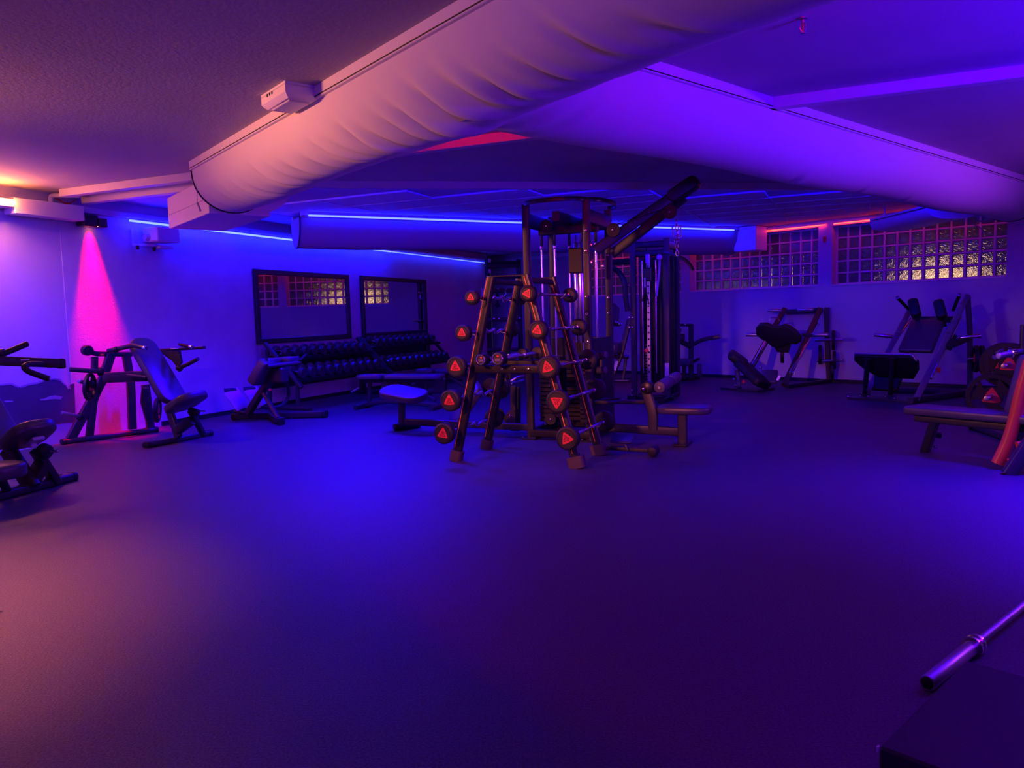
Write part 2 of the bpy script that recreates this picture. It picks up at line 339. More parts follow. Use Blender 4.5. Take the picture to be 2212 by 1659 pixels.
# flat dark shapes with pale rims, low on the near left wall
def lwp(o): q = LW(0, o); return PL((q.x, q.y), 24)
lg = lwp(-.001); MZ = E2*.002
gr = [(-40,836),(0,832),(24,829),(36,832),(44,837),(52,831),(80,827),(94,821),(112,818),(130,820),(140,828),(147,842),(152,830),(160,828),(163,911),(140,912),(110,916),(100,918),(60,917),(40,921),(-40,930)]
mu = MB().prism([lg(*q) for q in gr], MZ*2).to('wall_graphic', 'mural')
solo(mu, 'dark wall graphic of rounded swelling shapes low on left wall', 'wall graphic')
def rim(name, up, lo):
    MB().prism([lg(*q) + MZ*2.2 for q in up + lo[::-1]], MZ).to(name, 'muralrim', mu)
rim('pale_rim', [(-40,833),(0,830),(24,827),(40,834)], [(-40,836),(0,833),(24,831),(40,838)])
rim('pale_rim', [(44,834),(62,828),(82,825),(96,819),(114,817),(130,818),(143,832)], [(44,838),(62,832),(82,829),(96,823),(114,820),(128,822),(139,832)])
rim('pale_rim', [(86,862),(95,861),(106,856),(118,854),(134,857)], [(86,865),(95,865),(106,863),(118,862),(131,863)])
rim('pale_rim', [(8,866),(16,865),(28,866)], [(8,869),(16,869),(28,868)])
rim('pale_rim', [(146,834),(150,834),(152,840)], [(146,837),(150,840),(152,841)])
# ================================================================ CEILING DUCTS
def duct(name, label, R0, dv, L, W, dep, creases, cap0=True, cap1=True, zt=2.72, m='fabric'):
    R0 = V((R0[0], R0[1], 0)); dv = V((dv[0], dv[1], 0)).normalized(); pv = V((-dv.y, dv.x, 0))
    if pv.dot(R0 + dv*L/2) < 0: pv = -pv
    root = thing(name, label, 'duct', R0 + dv*L/2 + pv*W/2 + Z*(zt - dep))
    nt_, nq = max(8, int(L/.022)) if creases else 8, 40
    sk = MB(); vs = []
    for i in range(nt_ + 1):
        t = L*i/nt_
        for j in range(nq + 1):
            q = math.pi*j/nq; n = pv*(-math.cos(q)) - Z*math.sin(q); off = 0
            for (t0, sl, qc, qw, wd, am) in creases:
                x = (t - t0 - sl*(q - qc))/wd
                if abs(x) < 3.5: off += am*(-math.exp(-x*x) + .75*math.exp(-(x - 1.5)**2))*math.exp(-((q - qc)/qw)**2)
            sag = .012*math.sin(t*2.1)*math.sin(q) if creases else 0
            vs.append(R0 + dv*t + pv*(W/2*(1 - math.cos(q))) + Z*(zt - (dep + sag)*math.sin(q)**.92) + n*off)
    m1 = nq + 1
    sk.add(vs, [(i*m1+j, i*m1+j+1, (i+1)*m1+j+1, (i+1)*m1+j) for i in range(nt_) for j in range(nq)])
    sk.to('sock', m, root, 80)
    md = R0 + dv*L/2
    for k, pp in enumerate((0, W)):
        MB().box(md + pv*pp + Z*(zt + CEIL)/2, (L, .05, CEIL - zt), (dv, pv, Z), .004).to('rail', 'white', root)
        MB().box(md + pv*(pp + (-.026 if k == 0 else .026)) + Z*(zt + .012), (L, .006, .006), (dv, pv, Z)).to('seam_groove', 'ink', root)
    for k, (on, t) in enumerate(((cap0, 0), (cap1, L))):
        if not on: continue
        pf = [R0 + dv*t + pv*(W/2*(1 - math.cos(math.pi*j/24))) + Z*(zt - dep*math.sin(math.pi*j/24)**.92) for j in range(25)]
        MB().prism(pf, dv*(.02 if k else -.02)).to('end_cap', m, root)
        MB().tube([p + dv*(.012 if k else -.012) for p in pf], .011, 6).to('end_hoop', 'mframe', root)
    return root, R0, dv, pv
rnd = random.Random(3); cr = []
for t0, am in [(.25,.006),(.5,.010),(.68,.012),(.98,.017),(1.2,.009),(1.52,.022),(1.75,.008),(2.05,.016),(2.35,.012),(2.62,.020),(2.85,.010),(3.1,.030),(3.32,.014),(3.6,.026),(3.8,.04),(4.02,.03),(4.25,.018),(4.5,.022),(4.8,.014),(5.1,.016),(5.5,.012)]:
    am *= 1.7 if t0 < 3 else 2.4; cr.append((t0, .22 + .1*rnd.random(), 1.05 + .3*rnd.random(), .42 + .12*rnd.random(), .042 + .02*rnd.random(), am))
d1root, r1, dv1, pv1 = duct('fabric_duct', 'longest pale creased fabric duct crossing the ceiling from the left', (-2.91, 7.27), (2.88, -3.67), 7.4, .72, .36, cr, cap1=False)
cr2 = [(.35, -.2, 1.2, .5, .06, .018), (.6, -.2, 1.1, .5, .05, .012), (.95, -.15, 1.3, .5, .05, .006), (3.4, .2, 1.5, .4, .06, .008), (4.6, .2, 1.6, .4, .05, .007), (5.6, .2, 1.6, .4, .05, .006)]
dv2 = V((5.4, 4.69, 0)).normalized(); s2 = V((.77, 4.65, 0)) - dv2*1.0
duct('fabric_duct', 'violet fabric duct branching right from the long duct towards the glass block windows', s2, dv2, 9.0, .72, .36, cr2, cap0=False)
d3root, r3, dv3, pv3 = duct('fabric_duct', 'shorter grey fabric duct with a blue light strip, in front of the far wall', (-2.81, 10.61), (7.04, 3.55), 7.88, .60, .40, [(1.0,.1,1.3,.5,.08,.003),(4.0,.1,1.3,.5,.08,.003)], m='fabric3')
# plenum boxes
c0 = V((-2.83, 7.42, 0)); dA = -dv1
pb = thing('duct_plenum', 'pale box that feeds the left end of the long duct', 'duct box', c0 + dA*.7 + pv1*.3 + Z*2.35)
MB().box(c0 + dA*.72 + pv1*.3 + Z*2.515, (1.4, .6, .33), (dA, pv1, Z), .006).to('box', 'white', pb)
MB().box(c0 + dA*.72 + pv1*(-.004) + Z*2.49, (1.38, .006, .006), (dA, pv1, Z)).to('seam', 'wall', pb)
pf = [c0 + Z*2.35, c0 + Z*2.69, c0 + pv1*.84 + Z*2.69] + [c0 + pv1*(.34 + .5*math.cos(rad(a))) + Z*(2.68 - .33*math.sin(rad(a))) for a in range(0, 91, 9)]
MB().prism(pf, dA*.03).to('flange', 'white', pb)
rbp = rbox(.98, 1.42, .02, .43, 2.36, 2.79, None, .008).to('duct_plenum', 'white'); solo(rbp, 'pale box joining the short duct to the window wall', 'duct box')
# ceiling-hung air conditioner by the windows
ac0 = V((5.55, 10.3, 0)); ad = V((-.03, 1, 0)).normalized(); ap = V((1, .03, 0)).normalized(); AW, AD, AL = .72, .19, 1.55
ac = thing('air_conditioner', 'shallow rounded ceiling unit hanging before the right glass block window', 'air conditioner', ac0 + ad*AL/2 + ap*AW/2 + Z*2.42)
pf = [ac0 + ap*(AW/2*(1 - math.copysign(abs(math.cos(math.pi*j/20))**.6, math.cos(math.pi*j/20)))) + Z*(2.62 - AD*math.sin(math.pi*j/20)**.6) for j in range(21)]
MB().prism(pf, ad*AL).to('casing', 'white', ac, 40)
MB().box(ac0 + ad*AL/2 + ap*.015 + Z*2.585, (AL*.94, .03, .022), (ad, ap, Z), .004).to('louvre', 'ink', ac); MB().box(ac0 + ad*AL/2 + ap*.06 + Z*2.515, (AL*.94, .05, .012), (ad, ap, Z), .003).to('louvre', 'ink', ac)
for k in (.2, 1.3):
    for q in (.1, .6): MB().cyl(ac0 + ad*k + ap*q + Z*2.61, ac0 + ad*k + ap*q + Z*CEIL, .01, 8).to('hanger_rod', 'satin', ac)
for i, (pts, lab) in enumerate([([(2088,460,10.6),(2105,474,10.6),(2128,481,10.6),(2148,476,10.6),(2160,468,10.6)], 'pale cable sagging right of the ceiling unit'), ([(2092,478,10.9),(2106,486,10.9),(2118,492,10.9),(2128,505,10.9)], 'thin dark cable hanging below the ceiling unit'), ([(2092,468,10.8),(2120,464,10.8),(2150,470,10.8),(2170,478,10.8),(2180,474,10.8)], 'upper cable running right from the ceiling unit')]):
    solo(MB().tube([D(*p) for p in pts], .012 if i != 1 else .007, 6, .1).to('cable', 'cable'), lab, 'cable')
# emergency light next to the long duct
ld = V((.62, -.78, 0)).normalized(); lp = V((.78, .62, 0)).normalized(); lc = V((-1.40, 5.17, 0))
el = thing('emergency_light', 'white boxy emergency light on the ceiling beside the long duct', 'light fitting', lc + Z*2.70)
MB().prism([lc + ld*a*.20 + lp*b*.115 + Z*CEIL for a, b in ((-1,-1),(1,-1),(1,1),(-1,1))], -Z*.02).to('mount_plate', 'white', el)
hs = MB(); lay = [(2.785, .20, .115), (2.735, .20, .115), (2.715, .185, .098), (2.705, .17, .085)]; vs = [lc + ld*a*x + lp*b*y + Z*z for z, x, y in lay for a, b in ((-1,-1),(1,-1),(1,1),(-1,1))]
hs.add(vs, [(i*4+j, i*4+(j+1) % 4, (i+1)*4+(j+1) % 4, (i+1)*4+j) for i in range(3) for j in range(4)] + [(0,1,2,3), (12,13,14,15)]).to('housing', 'white', el)
MB().box(lc + Z*2.701, (.29, .14, .012), (ld, lp, Z), .004).to('diffuser', 'alu', el)
for k in (-.09, -.05, -.01): MB().box(lc - lp*.116 + ld*k + Z*2.775, (.014, .006, .018), (ld, lp, Z)).to('vent_slot', 'ink', el)
# small ceiling hook / sprinkler on the right
hk = F(1735, 38, CEIL); sk_ = thing('sprinkler', 'small red and steel sprinkler hanging from the right of the ceiling', 'sprinkler', hk - Z*.085)
MB().lathe(hk, -Z, [(0, .022), (.008, .022), (.012, .01), (.03, .01)], 14).to('escutcheon', 'satin', sk_)
MB().tube([hk - Z*.03 + V((.012, 0, 0)), hk - Z*.055 + V((.016, 0, 0)), hk - Z*.075], .003, 6).tube([hk - Z*.03 - V((.012, 0, 0)), hk - Z*.055 - V((.016, 0, 0)), hk - Z*.075], .003, 6).to('yoke', 'satin', sk_)
MB().cyl(hk - Z*.03, hk - Z*.07, .004, 8).to('bulb', 'red', sk_); MB().cyl(hk - Z*.075, hk - Z*.08, .014, 12).to('deflector', 'satin', sk_)
# ================================================================ LIGHT FITTINGS
def strip(name, label, a, b, m, r=.011):
    d = (b - a).normalized(); t = thing(name, label, 'led strip', (a + b)/2 - Z*.03)
    s, u = perp(d)
    MB().box((a + b)/2 + Z*.022, ((b - a).length, .03, .014), (d, s, u), .002).to('profile', 'satin', t); MB().box((a + b)/2, ((b - a).length, 2*r, 2*r), (d, s, u), .003).to('lit_strip', m, t); return t
strip('led_strip', 'bright blue light strip along the top of the left wall above the mirrors', LW(.82, .13, 2.575), LW(6.6, .13, 2.575), 'led')
strip('led_strip', 'dimmer blue light strip at the far end of the left wall', LW(6.62, .13, 2.575), LW(10.8, .13, 2.575), 'leddim', .009)
strip('led_strip', 'blue light strip on the front edge of the short duct', r3 + dv3*.1 - pv3*.034 + Z*2.735, r3 + dv3*7.7 - pv3*.034 + Z*2.735, 'ledduct', .010)
strip('led_strip', 'blue light strip hidden behind the second ceiling beam', BA + bn*.14 + Z*.035, BB + bdir*1.2 + bn*.14 + Z*.035, 'ledhid', .006)
strip('led_strip', 'red light strip over the middle glass block window', RWp(1.42, .03, 2.715), RWp(2.50, .03, 2.715), 'ledred', .007)
strip('led_strip', 'red light strip over the right glass block window', RWp(2.64, .03, 2.715), RWp(5.1, .03, 2.715), 'ledred', .007)
strip('led_strip', 'red light strip over the left glass block window', RWp(-3.0, .03, 2.715), RWp(.95, .03, 2.715), 'ledred')
strip('led_strip', 'red light strip on the hidden side of the long duct', r1 + dv1*2.2 + pv1*.78 + Z*2.745, r1 + dv1*3.6 + pv1*.78 + Z*2.745, 'ledred2', .008)
strip('led_strip', 'red light strip on the long duct beyond the branch', r1 + dv1*5.3 + pv1*.78 + Z*2.745, r1 + dv1*6.3 + pv1*.78 + Z*2.745, 'ledred2', .008)
strip('led_strip', 'blue light strip under the ceiling beyond the right edge of the frame', V((3.3, 3.5, 2.66)), V((4.5, 5.3, 2.66)), 'ledside', .014)
wt = thing('wall_lamp', 'warm tube lamp at the top of the left wall just outside the frame', 'lamp', LW(-1.85, .12, 2.55))
MB().tube([LW(-1.65, .25, 2.60), LW(-.66, .25, 2.60)], .02, 10).to('tube', 'tube', wt); wbox(-1.7, -.645, -.01, .22, 2.56, 2.64, None, .004).to('holder', 'white', wt)
# red spot on the left wall
sl = LW(.36, .1, 2.55); st = thing('wall_spotlight', 'black wall spotlight throwing a red beam down the left wall', 'spotlight', sl - Z*.12)
wbox(.2, .46, .0, .05, 2.53, 2.60, None, .006).to('bracket', 'steel', st)
wbox(.16, .34, .05, .19, 2.45, 2.56, None, .01).to('housing', 'steel', st); wbox(.39, .5, .04, .15, 2.46, 2.56, None, .008).to('transformer', 'steel2', st)
MB().lathe(LW(.36, .085, 2.55), -Z, [(0, .03), (.01, .05), (.07, .06), (.085, .056)], 20).to('lamp_head', 'steel', st)
MB().lathe(LW(.36, .085, 2.466), -Z, [(0, .05), (.004, .05)], 20).to('lens', 'spotlens', st)
# bracket with a small box on the left wall
bk = thing('projector', 'small pale box on an angled bracket under the left wall strip', 'projector', LW(1.05, .15, 2.3))
MB().bar([LW(.93, .03, 2.50), LW(.93, .03, 2.30), LW(1.2, .10, 2.31)], .04, .012, E2).to('bracket', 'white', bk)
wbox(1.07, 1.42, .04, .3, 2.34, 2.52, None, .012).to('box', 'white', bk)
MB().lathe(LW(1.02, .13, 2.40), E1, [(0, .04), (.06, .055)], 16).to('lens_tube', 'alu', bk); wbox(1.22, 1.44, .02, .16, 2.27, 2.31, None, .005).to('shelf', 'white', bk)
for k in (.95, 1.2): MB().cyl(LW(k, .08, 2.24), LW(k, .08, 2.29), .02, 10).to('knob', 'ink', bk)
solo(wbox(1.52, 1.57, .0, .03, 2.63, 2.69, None, .004).to('junction_box', 'steel'), 'small black junction box at the top of the left wall', 'box')
pc = thing('pull_cord', 'thin pull cord with a small toggle hanging at the left end of the long duct', 'cord', D(432, 455, 7.1))
MB().tube([D(425, 396, 7.1), D(426, 438, 7.1)], .003, 6).to('cord', 'cable', pc); MB().tube([D(426, 438, 7.1), D(430, 447, 7.1), D(433, 456, 7.1)], .009, 7).to('toggle', 'cable', pc)
# framed mirrors
for k, (a, b, lab) in enumerate([(3.0, 5.35, 'large framed wall mirror above the nearer dumbbell rack'), (5.72, 8.03, 'large framed wall mirror above the farther dumbbell rack')]):
    mr = thing('wall_mirror', lab, 'mirror', LW((a + b)/2, .03, .98))
    wbox(a + .06, b - .06, .006, .03, 1.05, 2.04).to('glass', 'mirror', mr)
    for q in ((a, b, .98, 1.06), (a, b, 2.02, 2.10)): wbox(q[0], q[1], .004, .06, q[2], q[3], None, .008).to('frame_rail', 'mframe', mr)
    for q in ((a, a + .08), (b - .08, b)): wbox(q[0], q[1], .004, .058, 1.05, 2.03, None, .008).to('frame_rail', 'mframe', mr)
# ================================================================ BARBELL RACK with its fixed barbells
NL = V((-.53, 6.92, 0))
def R(a, b, z): return NL + E2*a + E1*b + Z*z
rack = thing('barbell_rack', 'black A-frame barbell rack with orange stripes on its four legs', 'barbell rack', R(.585, .31, 0))
RT_ = 1.645
for (a0, a1, sg) in ((0, .41, -1), (1.175, .735, 1)):
    for b in (0, .63):
        p0, p1 = R(a0, b, .0), R(a1, b, RT_); d = (p1 - p0).normalized(); sd = d.cross(E1).normalized()
        lg = MB().bar([p0 + d*.05, p1], .085, .06, E1, .02).to('leg', 'steel', rack)
        k = .022 if sg < 0 else .006
        q0, q1 = p0 + d*.13, p1 - d*.012
        out = -E2 if sg < 0 else E2
        off = out*k if sg < 0 else -E2*k
        MB().bar([q0 + off - E1*.0305, q1 + off - E1*.0305], .0075, .004, E1, .001).to('stripe', 'orange', lg)
        MB().bar([q0 + out*.040, q1 + out*.040], .008, .014, E1, .002).to('edge_track', 'satin', lg)
        MB().bar([p0, p0 + d*.10], .115 if sg < 0 else .15, .09, E1, .025).to('rubber_boot', 'foot', rack)
for b in (0, .63):
    MB().bar([R(.37, b, RT_), R(.775, b, RT_)], .03, .012, Z, .003).to('top_bar', 'steel', rack)
    MB().bar([R(.215, b + (-.0 if b == 0 else 0), .84), R(.965, b, .84)], .06, .075, Z, .012).to('cross_beam', 'steel', rack)
for a in (.41, .735): MB().bar([R(a, .03, RT_ - .04), R(a, .60, RT_ - .04)], .04, .05, Z, .01).to('top_rail', 'steel', rack)
for a in (.5, .62, .75): MB().cyl(R(a, -.032, .84), R(a, -.038, .84), .012, 10).to('bolt', 'chrome', rack)
TZ = [1.48, 1.178, .87, .588, .285]
def barbell(kg, hr, ez, rot, name, label):
    """local frame: +x along the bar; origin under the middle of the bar, z = 0 at the lowest point of the heads"""
    r = thing(name, label, 'barbell', (0, 0, 0), 'fixed barbells on the rack'); X = V((1, 0, 0)); zc = hr; HW = .07; hl = .51
    if ez:
        pts = [(-.47,0),(-.24,0),(-.17,-.035),(-.09,.025),(-.03,-.005),(.03,-.005),(.09,.025),(.17,-.035),(.24,0),(.47,0)]
        MB().tube([V((x, -.4*y, zc + .9*y)) for x, y in pts], .0135, 10, .03).to('bar', 'knurl', r)
        for s in (-1, 1): MB().cyl(V((s*.44, 0, zc)), V((s*.475, 0, zc)), .021, 14).to('collar', 'chrome', r)
    else:
        MB().tube([V((-.48, 0, zc)), V((.48, 0, zc))], .0125, 12).to('bar', 'chrome', r)
        for a, b in ((-.40, -.12), (.12, .40)): MB().cyl(V((a, 0, zc)), V((b, 0, zc)), .0165, 14).to('grip', 'knurl', r)
        for s in (-1, 1): MB().cyl(V((s*.44, 0, zc)), V((s*.475, 0, zc)), .021, 14).to('collar', 'chrome', r)
    for s in (-1, 1):
        c = V((s*(hl - HW/2), 0, zc)); e = .012
        h = MB().lathe(c, X*s, [(0, hr*.55), (.003, hr - .012), (e, hr), (HW - e, hr), (HW - .003, hr - .010), (HW, hr - .018), (HW - .003, hr - .022), (HW - .003, hr*.86 - .012), (HW, hr*.84 - .012), (HW, .004)], 30).to('weight_head', 'rubber', r)
        ux, uy = V((0, s, 0)), Z; q = rad(rot if s < 0 else rot + 70)
        u2 = ux*math.cos(q) + uy*math.sin(q); v2 = uy*math.cos(q) - ux*math.sin(q); fc = c + X*s*(HW + .0005)
        o = [fc + u2*x + v2*y for x, y in reuleaux(hr*.62)]
        MB().prism(o, X*s*.0018).to('label', 'red', h)
        if s < 0:
            text(h, str(kg), fc + X*s*.0022 + v2*hr*.10, u2, v2, hr*.36, 'ink'); text(h, 'ZIVA', fc + X*s*.0022 - v2*hr*.17, u2, v2, hr*.29, 'ink')
    return r
def place(r, p, rz): r.location = p; r.rotation_euler = (0, 0, rz)
RZ = rad(66)
SZ = [.070, .080, .096, .099, .099]; KG = [10, 15, 20, 25, 30]; TN = ['top', 'second', 'middle', 'fourth', 'bottom']
SL = [.064, .073, .094, .097, .096]
leftpx = [(1020, 643), (1001, 719), (987, 792), (974, 865), (960, 936)]
nq = NL - E1*.2; plN = PL((nq.x, nq.y), 114)
RROT = [90, -10, 135, 178, -94]
for i in range(5):
    z = TZ[i]; aR = 1.175 - .44*z/RT_ + .062; c = R(aR, .315, z - SZ[i])
    place(barbell(KG[i], SZ[i], False, RROT[i], 'straight_barbell', 'straight barbell marked %d on the right side of the rack, %s tier' % (KG[i], TN[i])), c, RZ)
    q = plN(*leftpx[i]); aL = (q - NL).dot(E2)
    place(barbell(KG[i], SL[i], True, (-2, -3, 0, 0, -8)[i], 'zigzag_barbell', 'zigzag-handled barbell marked %d on the left side of the rack, %s tier' % (KG[i], TN[i])), R(aL, .315, q.z - SL[i]), RZ)
    aLeg0 = .41*z/RT_; aLeg1 = 1.175 - .44*z/RT_
    for b in (0, .63):
        for (al, ab, sg, zz) in ((aLeg0, aL, -1, q.z), (aLeg1, aR, 1, z)):
            o_ = E2*sg; bb = R(al, b, zz - .03) + o_*.03; tip = R(ab, b, zz - .018)
            MB().bar([bb, tip + o_*.012, tip + o_*.03 + Z*.03], .05, .008, Z, .002).to('bar_hook', 'satin', rack)
for (px, py), rr, nm in (((1043, 777), .052, 'left'), ((1079, 777), .060, 'right')):
    q = PL((NL - E1*.14).to_2d(), 114)(px, py); a = (q - NL).dot(E2)
    r = thing('short_barbell', 'short barbell with chrome ring ends, %s one lying on the rack middle beams' % nm, 'barbell', (0, 0, 0), 'barbells on the rack middle beams'); X = V((1, 0, 0))
    MB().tube([V((-.42, 0, rr)), V((.42, 0, rr))], .014, 12).to('bar', 'chrome', r)
    for x0, x1 in ((-.33, -.08), (.08, .33)): MB().cyl(V((x0, 0, rr)), V((x1, 0, rr)), .0185, 14).to('grip', 'knurl', r)
    for s in (-1, 1):
        c = V((s*.40, 0, rr)); h = MB().lathe(c, X*s, [(0, rr*.6), (.01, rr), (.09, rr), (.098, rr - .006), (.098, .004)], 24).to('weight_head', 'rubber', r)
        MB().ring(c + X*s*.099, X, rr*.74, .0045, 28, 8).to('chrome_ring', 'chrome', h)
        u2 = V((0, s, 0)); fc = c + X*s*.0985
        MB().box(fc + Z*rr*.38 + u2*rr*.08, (.0016, rr*.36, rr*.22)).to('label', 'red', h); MB().box(fc - Z*rr*.12, (.0016, rr*.8, rr*.4)).to('name_plate', 'greyink', h)
    place(r, R(a, .315, .8785), RZ)
# ================================================================ MULTI-STATION CABLE TOWER
T1 = V((.19, 8.08, 0)); T2 = T1 + E2*.655; T3 = T1 + E1*.75; T4 = T2 + E1*.75
def T(a, b, z): return T1 + E2*a + E1*b + Z*z
gym = thing('cable_tower', 'tall black multi-station cable tower with slanting pulley arm, behind the barbell rack', 'gym machine', T(.33, .37, 0))
H1 = 2.44
for (p, h) in ((T1, H1), (T2, H1), (T3, H1 - .05), (T4, H1 - .02)):
    po = MB().bar([p, p + Z*h], .075, .06, E1, .012).to('post', 'steel2', gym)
    MB().box(p + Z*.008, (.17, .17, .016), (E2, E1, Z), .003).to('base_plate', 'steel', gym)
    for q in (-1, 1): MB().cyl(p + E2*.065*q - E1*.065 + Z*.016, p + E2*.065*q - E1*.065 + Z*.028, .01, 8).to('bolt', 'chrome', gym)
for z in (1.30, 1.47, 2.13, 1.93, 1.02):
    for p in (T2, T4): MB().cyl(p - E1*.031 + Z*z, p - E1*.042 + Z*z, .016, 10).to('bolt', 'chrome', gym)
# curved top band
arc = [T(.3275 - .3275*math.cos(rad(k)), -.20*math.sin(rad(k)), H1) for k in range(0, 181, 12)] + [T(.655 + .17*math.sin(rad(k)), .375 - .375*math.cos(rad(k)), H1) for k in range(12, 181, 12)]
MB().bar(arc, .012, .045, Z, .004).to('top_band', 'steel', gym)
for a, b in ((T1, T3), (T2, T4), (T3, T4)): MB().bar([a + Z*2.28, b + Z*2.28], .07, .14, Z, .015).to('top_beam', 'steel2', gym)
MB().bar([T(.0, .38, 2.20), T(.655, .38, 2.20)], .08, .09, Z, .012).to('top_beam', 'steel2', gym)
MB().bar([T(.33, .0, 2.30), T(.33, .75, 2.30)], .08, .1, Z, .012).to('top_beam', 'steel2', gym)
# three weight stacks with chrome guide rods
for i, (a, b) in enumerate(((.10, .36), (.36, .52), (.56, .36))):
    stk = MB()
    for k in range(14): stk.box(T(a, b, .16 + .047*k), (.24, .11, .043), (E2, E1, Z), .006)
    so_ = stk.to('weight_stack', 'rubber', gym); so_['kind'] = 'stuff'
    MB().box(T(a, b, .16 + .047*14 + .01), (.25, .12, .06), (E2, E1, Z), .01).to('top_plate', 'steel2', so_)
    for s in (-1, 1):
        MB().tube([T(a + s*.075, b, .1), T(a + s*.075, b, 2.02)], .0135, 12).to('guide_rod', 'chrome', gym)
        MB().cyl(T(a + s*.075, b, 2.0), T(a + s*.075, b, 2.05), .021, 12).to('rod_collar', 'chrome', gym); MB().cyl(T(a + s*.075, b, 2.05), T(a + s*.075, b, 2.26), .017, 10).to('rod_sleeve', 'steel', gym)
    MB().tube([T(a, b, .86), T(a, b, 2.15)], .004, 6).to('cable', 'ink', gym)
[MB().cyl(T(a, .3, 1.0), T(a, .3, 2.05), .024, 14).to('carriage_column', 'chrome', gym) for a in (.43, .482)]
MB().box(T(.45, .3, 1.86), (.16, .14, .26), (E2, E1, Z), .01).to('carriage', 'steel', gym)
MB().box(T(.33, .60, .55), (.60, .02, 1.0), (E2, E1, Z), .004).to('shroud', 'steel', gym); MB().box(T(.68, .38, .55), (.02, .66, 1.0), (E2, E1, Z), .004).to('shroud', 'steel', gym)
def pulley(c, ax, r=.062, w=.028, nm='pulley'):
    p = MB().lathe(c - ax*w/2, ax, [(0, r*.3), (0, r), (w*.25, r), (w*.5, r*.86), (w*.75, r), (w, r), (w, r*.3)], 22).to(nm, 'rubber', gym)
    MB().cyl(c - ax*(w/2 + .012), c + ax*(w/2 + .012), .011, 10).to('axle', 'chrome', p); return p
for (px, py, y) in ((1180, 489, 8.2), (1325, 497, 7.75), (1447, 458, 7.72)): pulley(D(px, py, y), E1, .068)
for (px, py, y) in ((1190, 905, 8.0), (1072, 897, 8.4), (1100, 905, 8.3), (1180, 788, 8.2)): pulley(D(px, py, y), E1, .06)
# slanting pulley arm of two beams meeting at the tip
tip = D(1474, 412, 7.79)
for (px, py, y, kk) in ((1286, 541, 7.83, -.02), (1322, 549, 8.3, .05)):
    s_ = D(px, py, y); t_ = tip + E1*kk*2 - (Z*.05 if kk > 0 else Z*0); d = (t_ - s_).normalized()
    ar = MB().bar([s_, t_], .045, .105, Z, .018).to('pulley_arm', 'steel2', gym)
    if kk < 0:
        u = d; v = (Z - d*Z.dot(d)).normalized(); text(ar, 'M A T R I X', s_ + d*(t_ - s_).length*.53 - E1*.024 + v*.0, u, v, .05, 'greyink', .001)
MB().soft(tip + (tip - D(1286, 541, 7.83)).normalized()*.02, (tip - D(1286, 541, 7.83)).normalized(), (Z - (tip - D(1286, 541, 7.83)).normalized()*(Z.dot((tip - D(1286, 541, 7.83)).normalized()))).normalized(), E1, rrect(.34, .13, .06, 5), .17, .02).to('arm_head', 'rubber', gym)
MB().tube([D(1325, 487, 7.75), D(1447, 448, 7.72)], .004, 6).to('cable', 'ink', gym)
for (px, py) in ((1276, 529), (1276, 567), (1301, 575)): MB().cyl(D(px, py, 7.78), D(px, py, 7.78) + E1*.02, .019, 12).to('bolt', 'chrome', gym)
ch = MB(); pts = [(1461, 481), (1462, 492), (1463, 503), (1463, 513), (1462, 522), (1462, 531), (1462, 539), (1463, 547)]
for i, p in enumerate(pts):
    c = D(*p, 7.72); axx = E1 if i % 2 else E2; n = 14; a, b = (E2, Z) if i % 2 else (E1, Z)
    ch.sweep([c + a*.014*math.cos(2*math.pi*k/n) + b*.03*math.sin(2*math.pi*k/n) for k in range(n)], [(.005*math.cos(2*math.pi*k/6), .005*math.sin(2*math.pi*k/6)) for k in range(6)], up=axx, closed=True)
ch.to('chain', 'chrome', gym)
MB().tube([D(1452, 490, 7.7), D(1455, 512, 7.7)], .007, 8).tube([D(1470, 489, 7.7), D(1471, 513, 7.7)], .007, 8).ring(D(1462, 521, 7.71), E1, .022, .005).to('carabiner', 'chrome', gym)
lat = thing('pulldown_bar', 'black bent pulldown bar hanging from the chain of the slanting arm', 'handle bar', D(1465, 562, 7.72))
MB().tube([D(1436, 546, 8.1), D(1448, 549, 7.95), D(1465, 554, 7.72), D(1479, 560, 7.55), D(1490, 571, 7.45), D(1496, 582, 7.42)], .017, 10, .06).to('bar', 'rubber', lat); MB().ring(D(1465, 553, 7.72), E2, .026, .006, 18, 6).to('eye', 'chrome', lat)
for p, q in ((D(1496, 582, 7.42), V((0, 0, -.012))), (D(1436, 546, 8.1), E1*.012)): MB().cyl(p, p + q, .019, 10).to('end_cap', 'steel2', lat)
# base frame
for a, b in ((T1, T2), (T1, T3), (T2, T4), (T3, T4)): MB().bar([a + Z*.06, b + Z*.06], .07, .08, Z, .012).to('base_beam', 'steel', gym)
# left station: long tube, stool-like seat, rollers, cam towers
b0, b1 = D(876, 911, 8.75), T1 + Z*.12 - E2*.03
MB().bar([b0, b1], .06, .075, Z, .012).to('base_beam', 'steel2', gym)
MB().bar([D(868, 917, 8.80), D(868, 868, 8.80)], .07, .06, E1, .012).to('seat_post', 'steel2', gym)
f0, f1 = F(851, 931), F(886, 927); f0.z = f1.z = .042; MB().cyl(f0, f0 + (f1 - f0)*1.6, .04, 14).to('foot_roller', 'rubber', gym)
sc = D(872, 851, 8.78); MB().pad(sc, V((.80, -.60, -.10)), V((-.05, -.30, 1)), .66, .31, .08, .15, .022).to('seat', 'vinyl', gym)
MB().pad(D(1006, 874, 8.55), V((.42, -.1, .62)), V((-.75, -.35, .45)), .55, .30, .08, .05, .02).to('back_pad', 'vinyl', gym)
for (px, y0_, y1_, y) in ((1110, 833, 930, 8.25), (1118, 835, 930, 8.5)): MB().bar([D(px, y1_, y), D(px, y0_, y)], .065, .06, E1, .012).to('cam_post', 'steel2', gym)
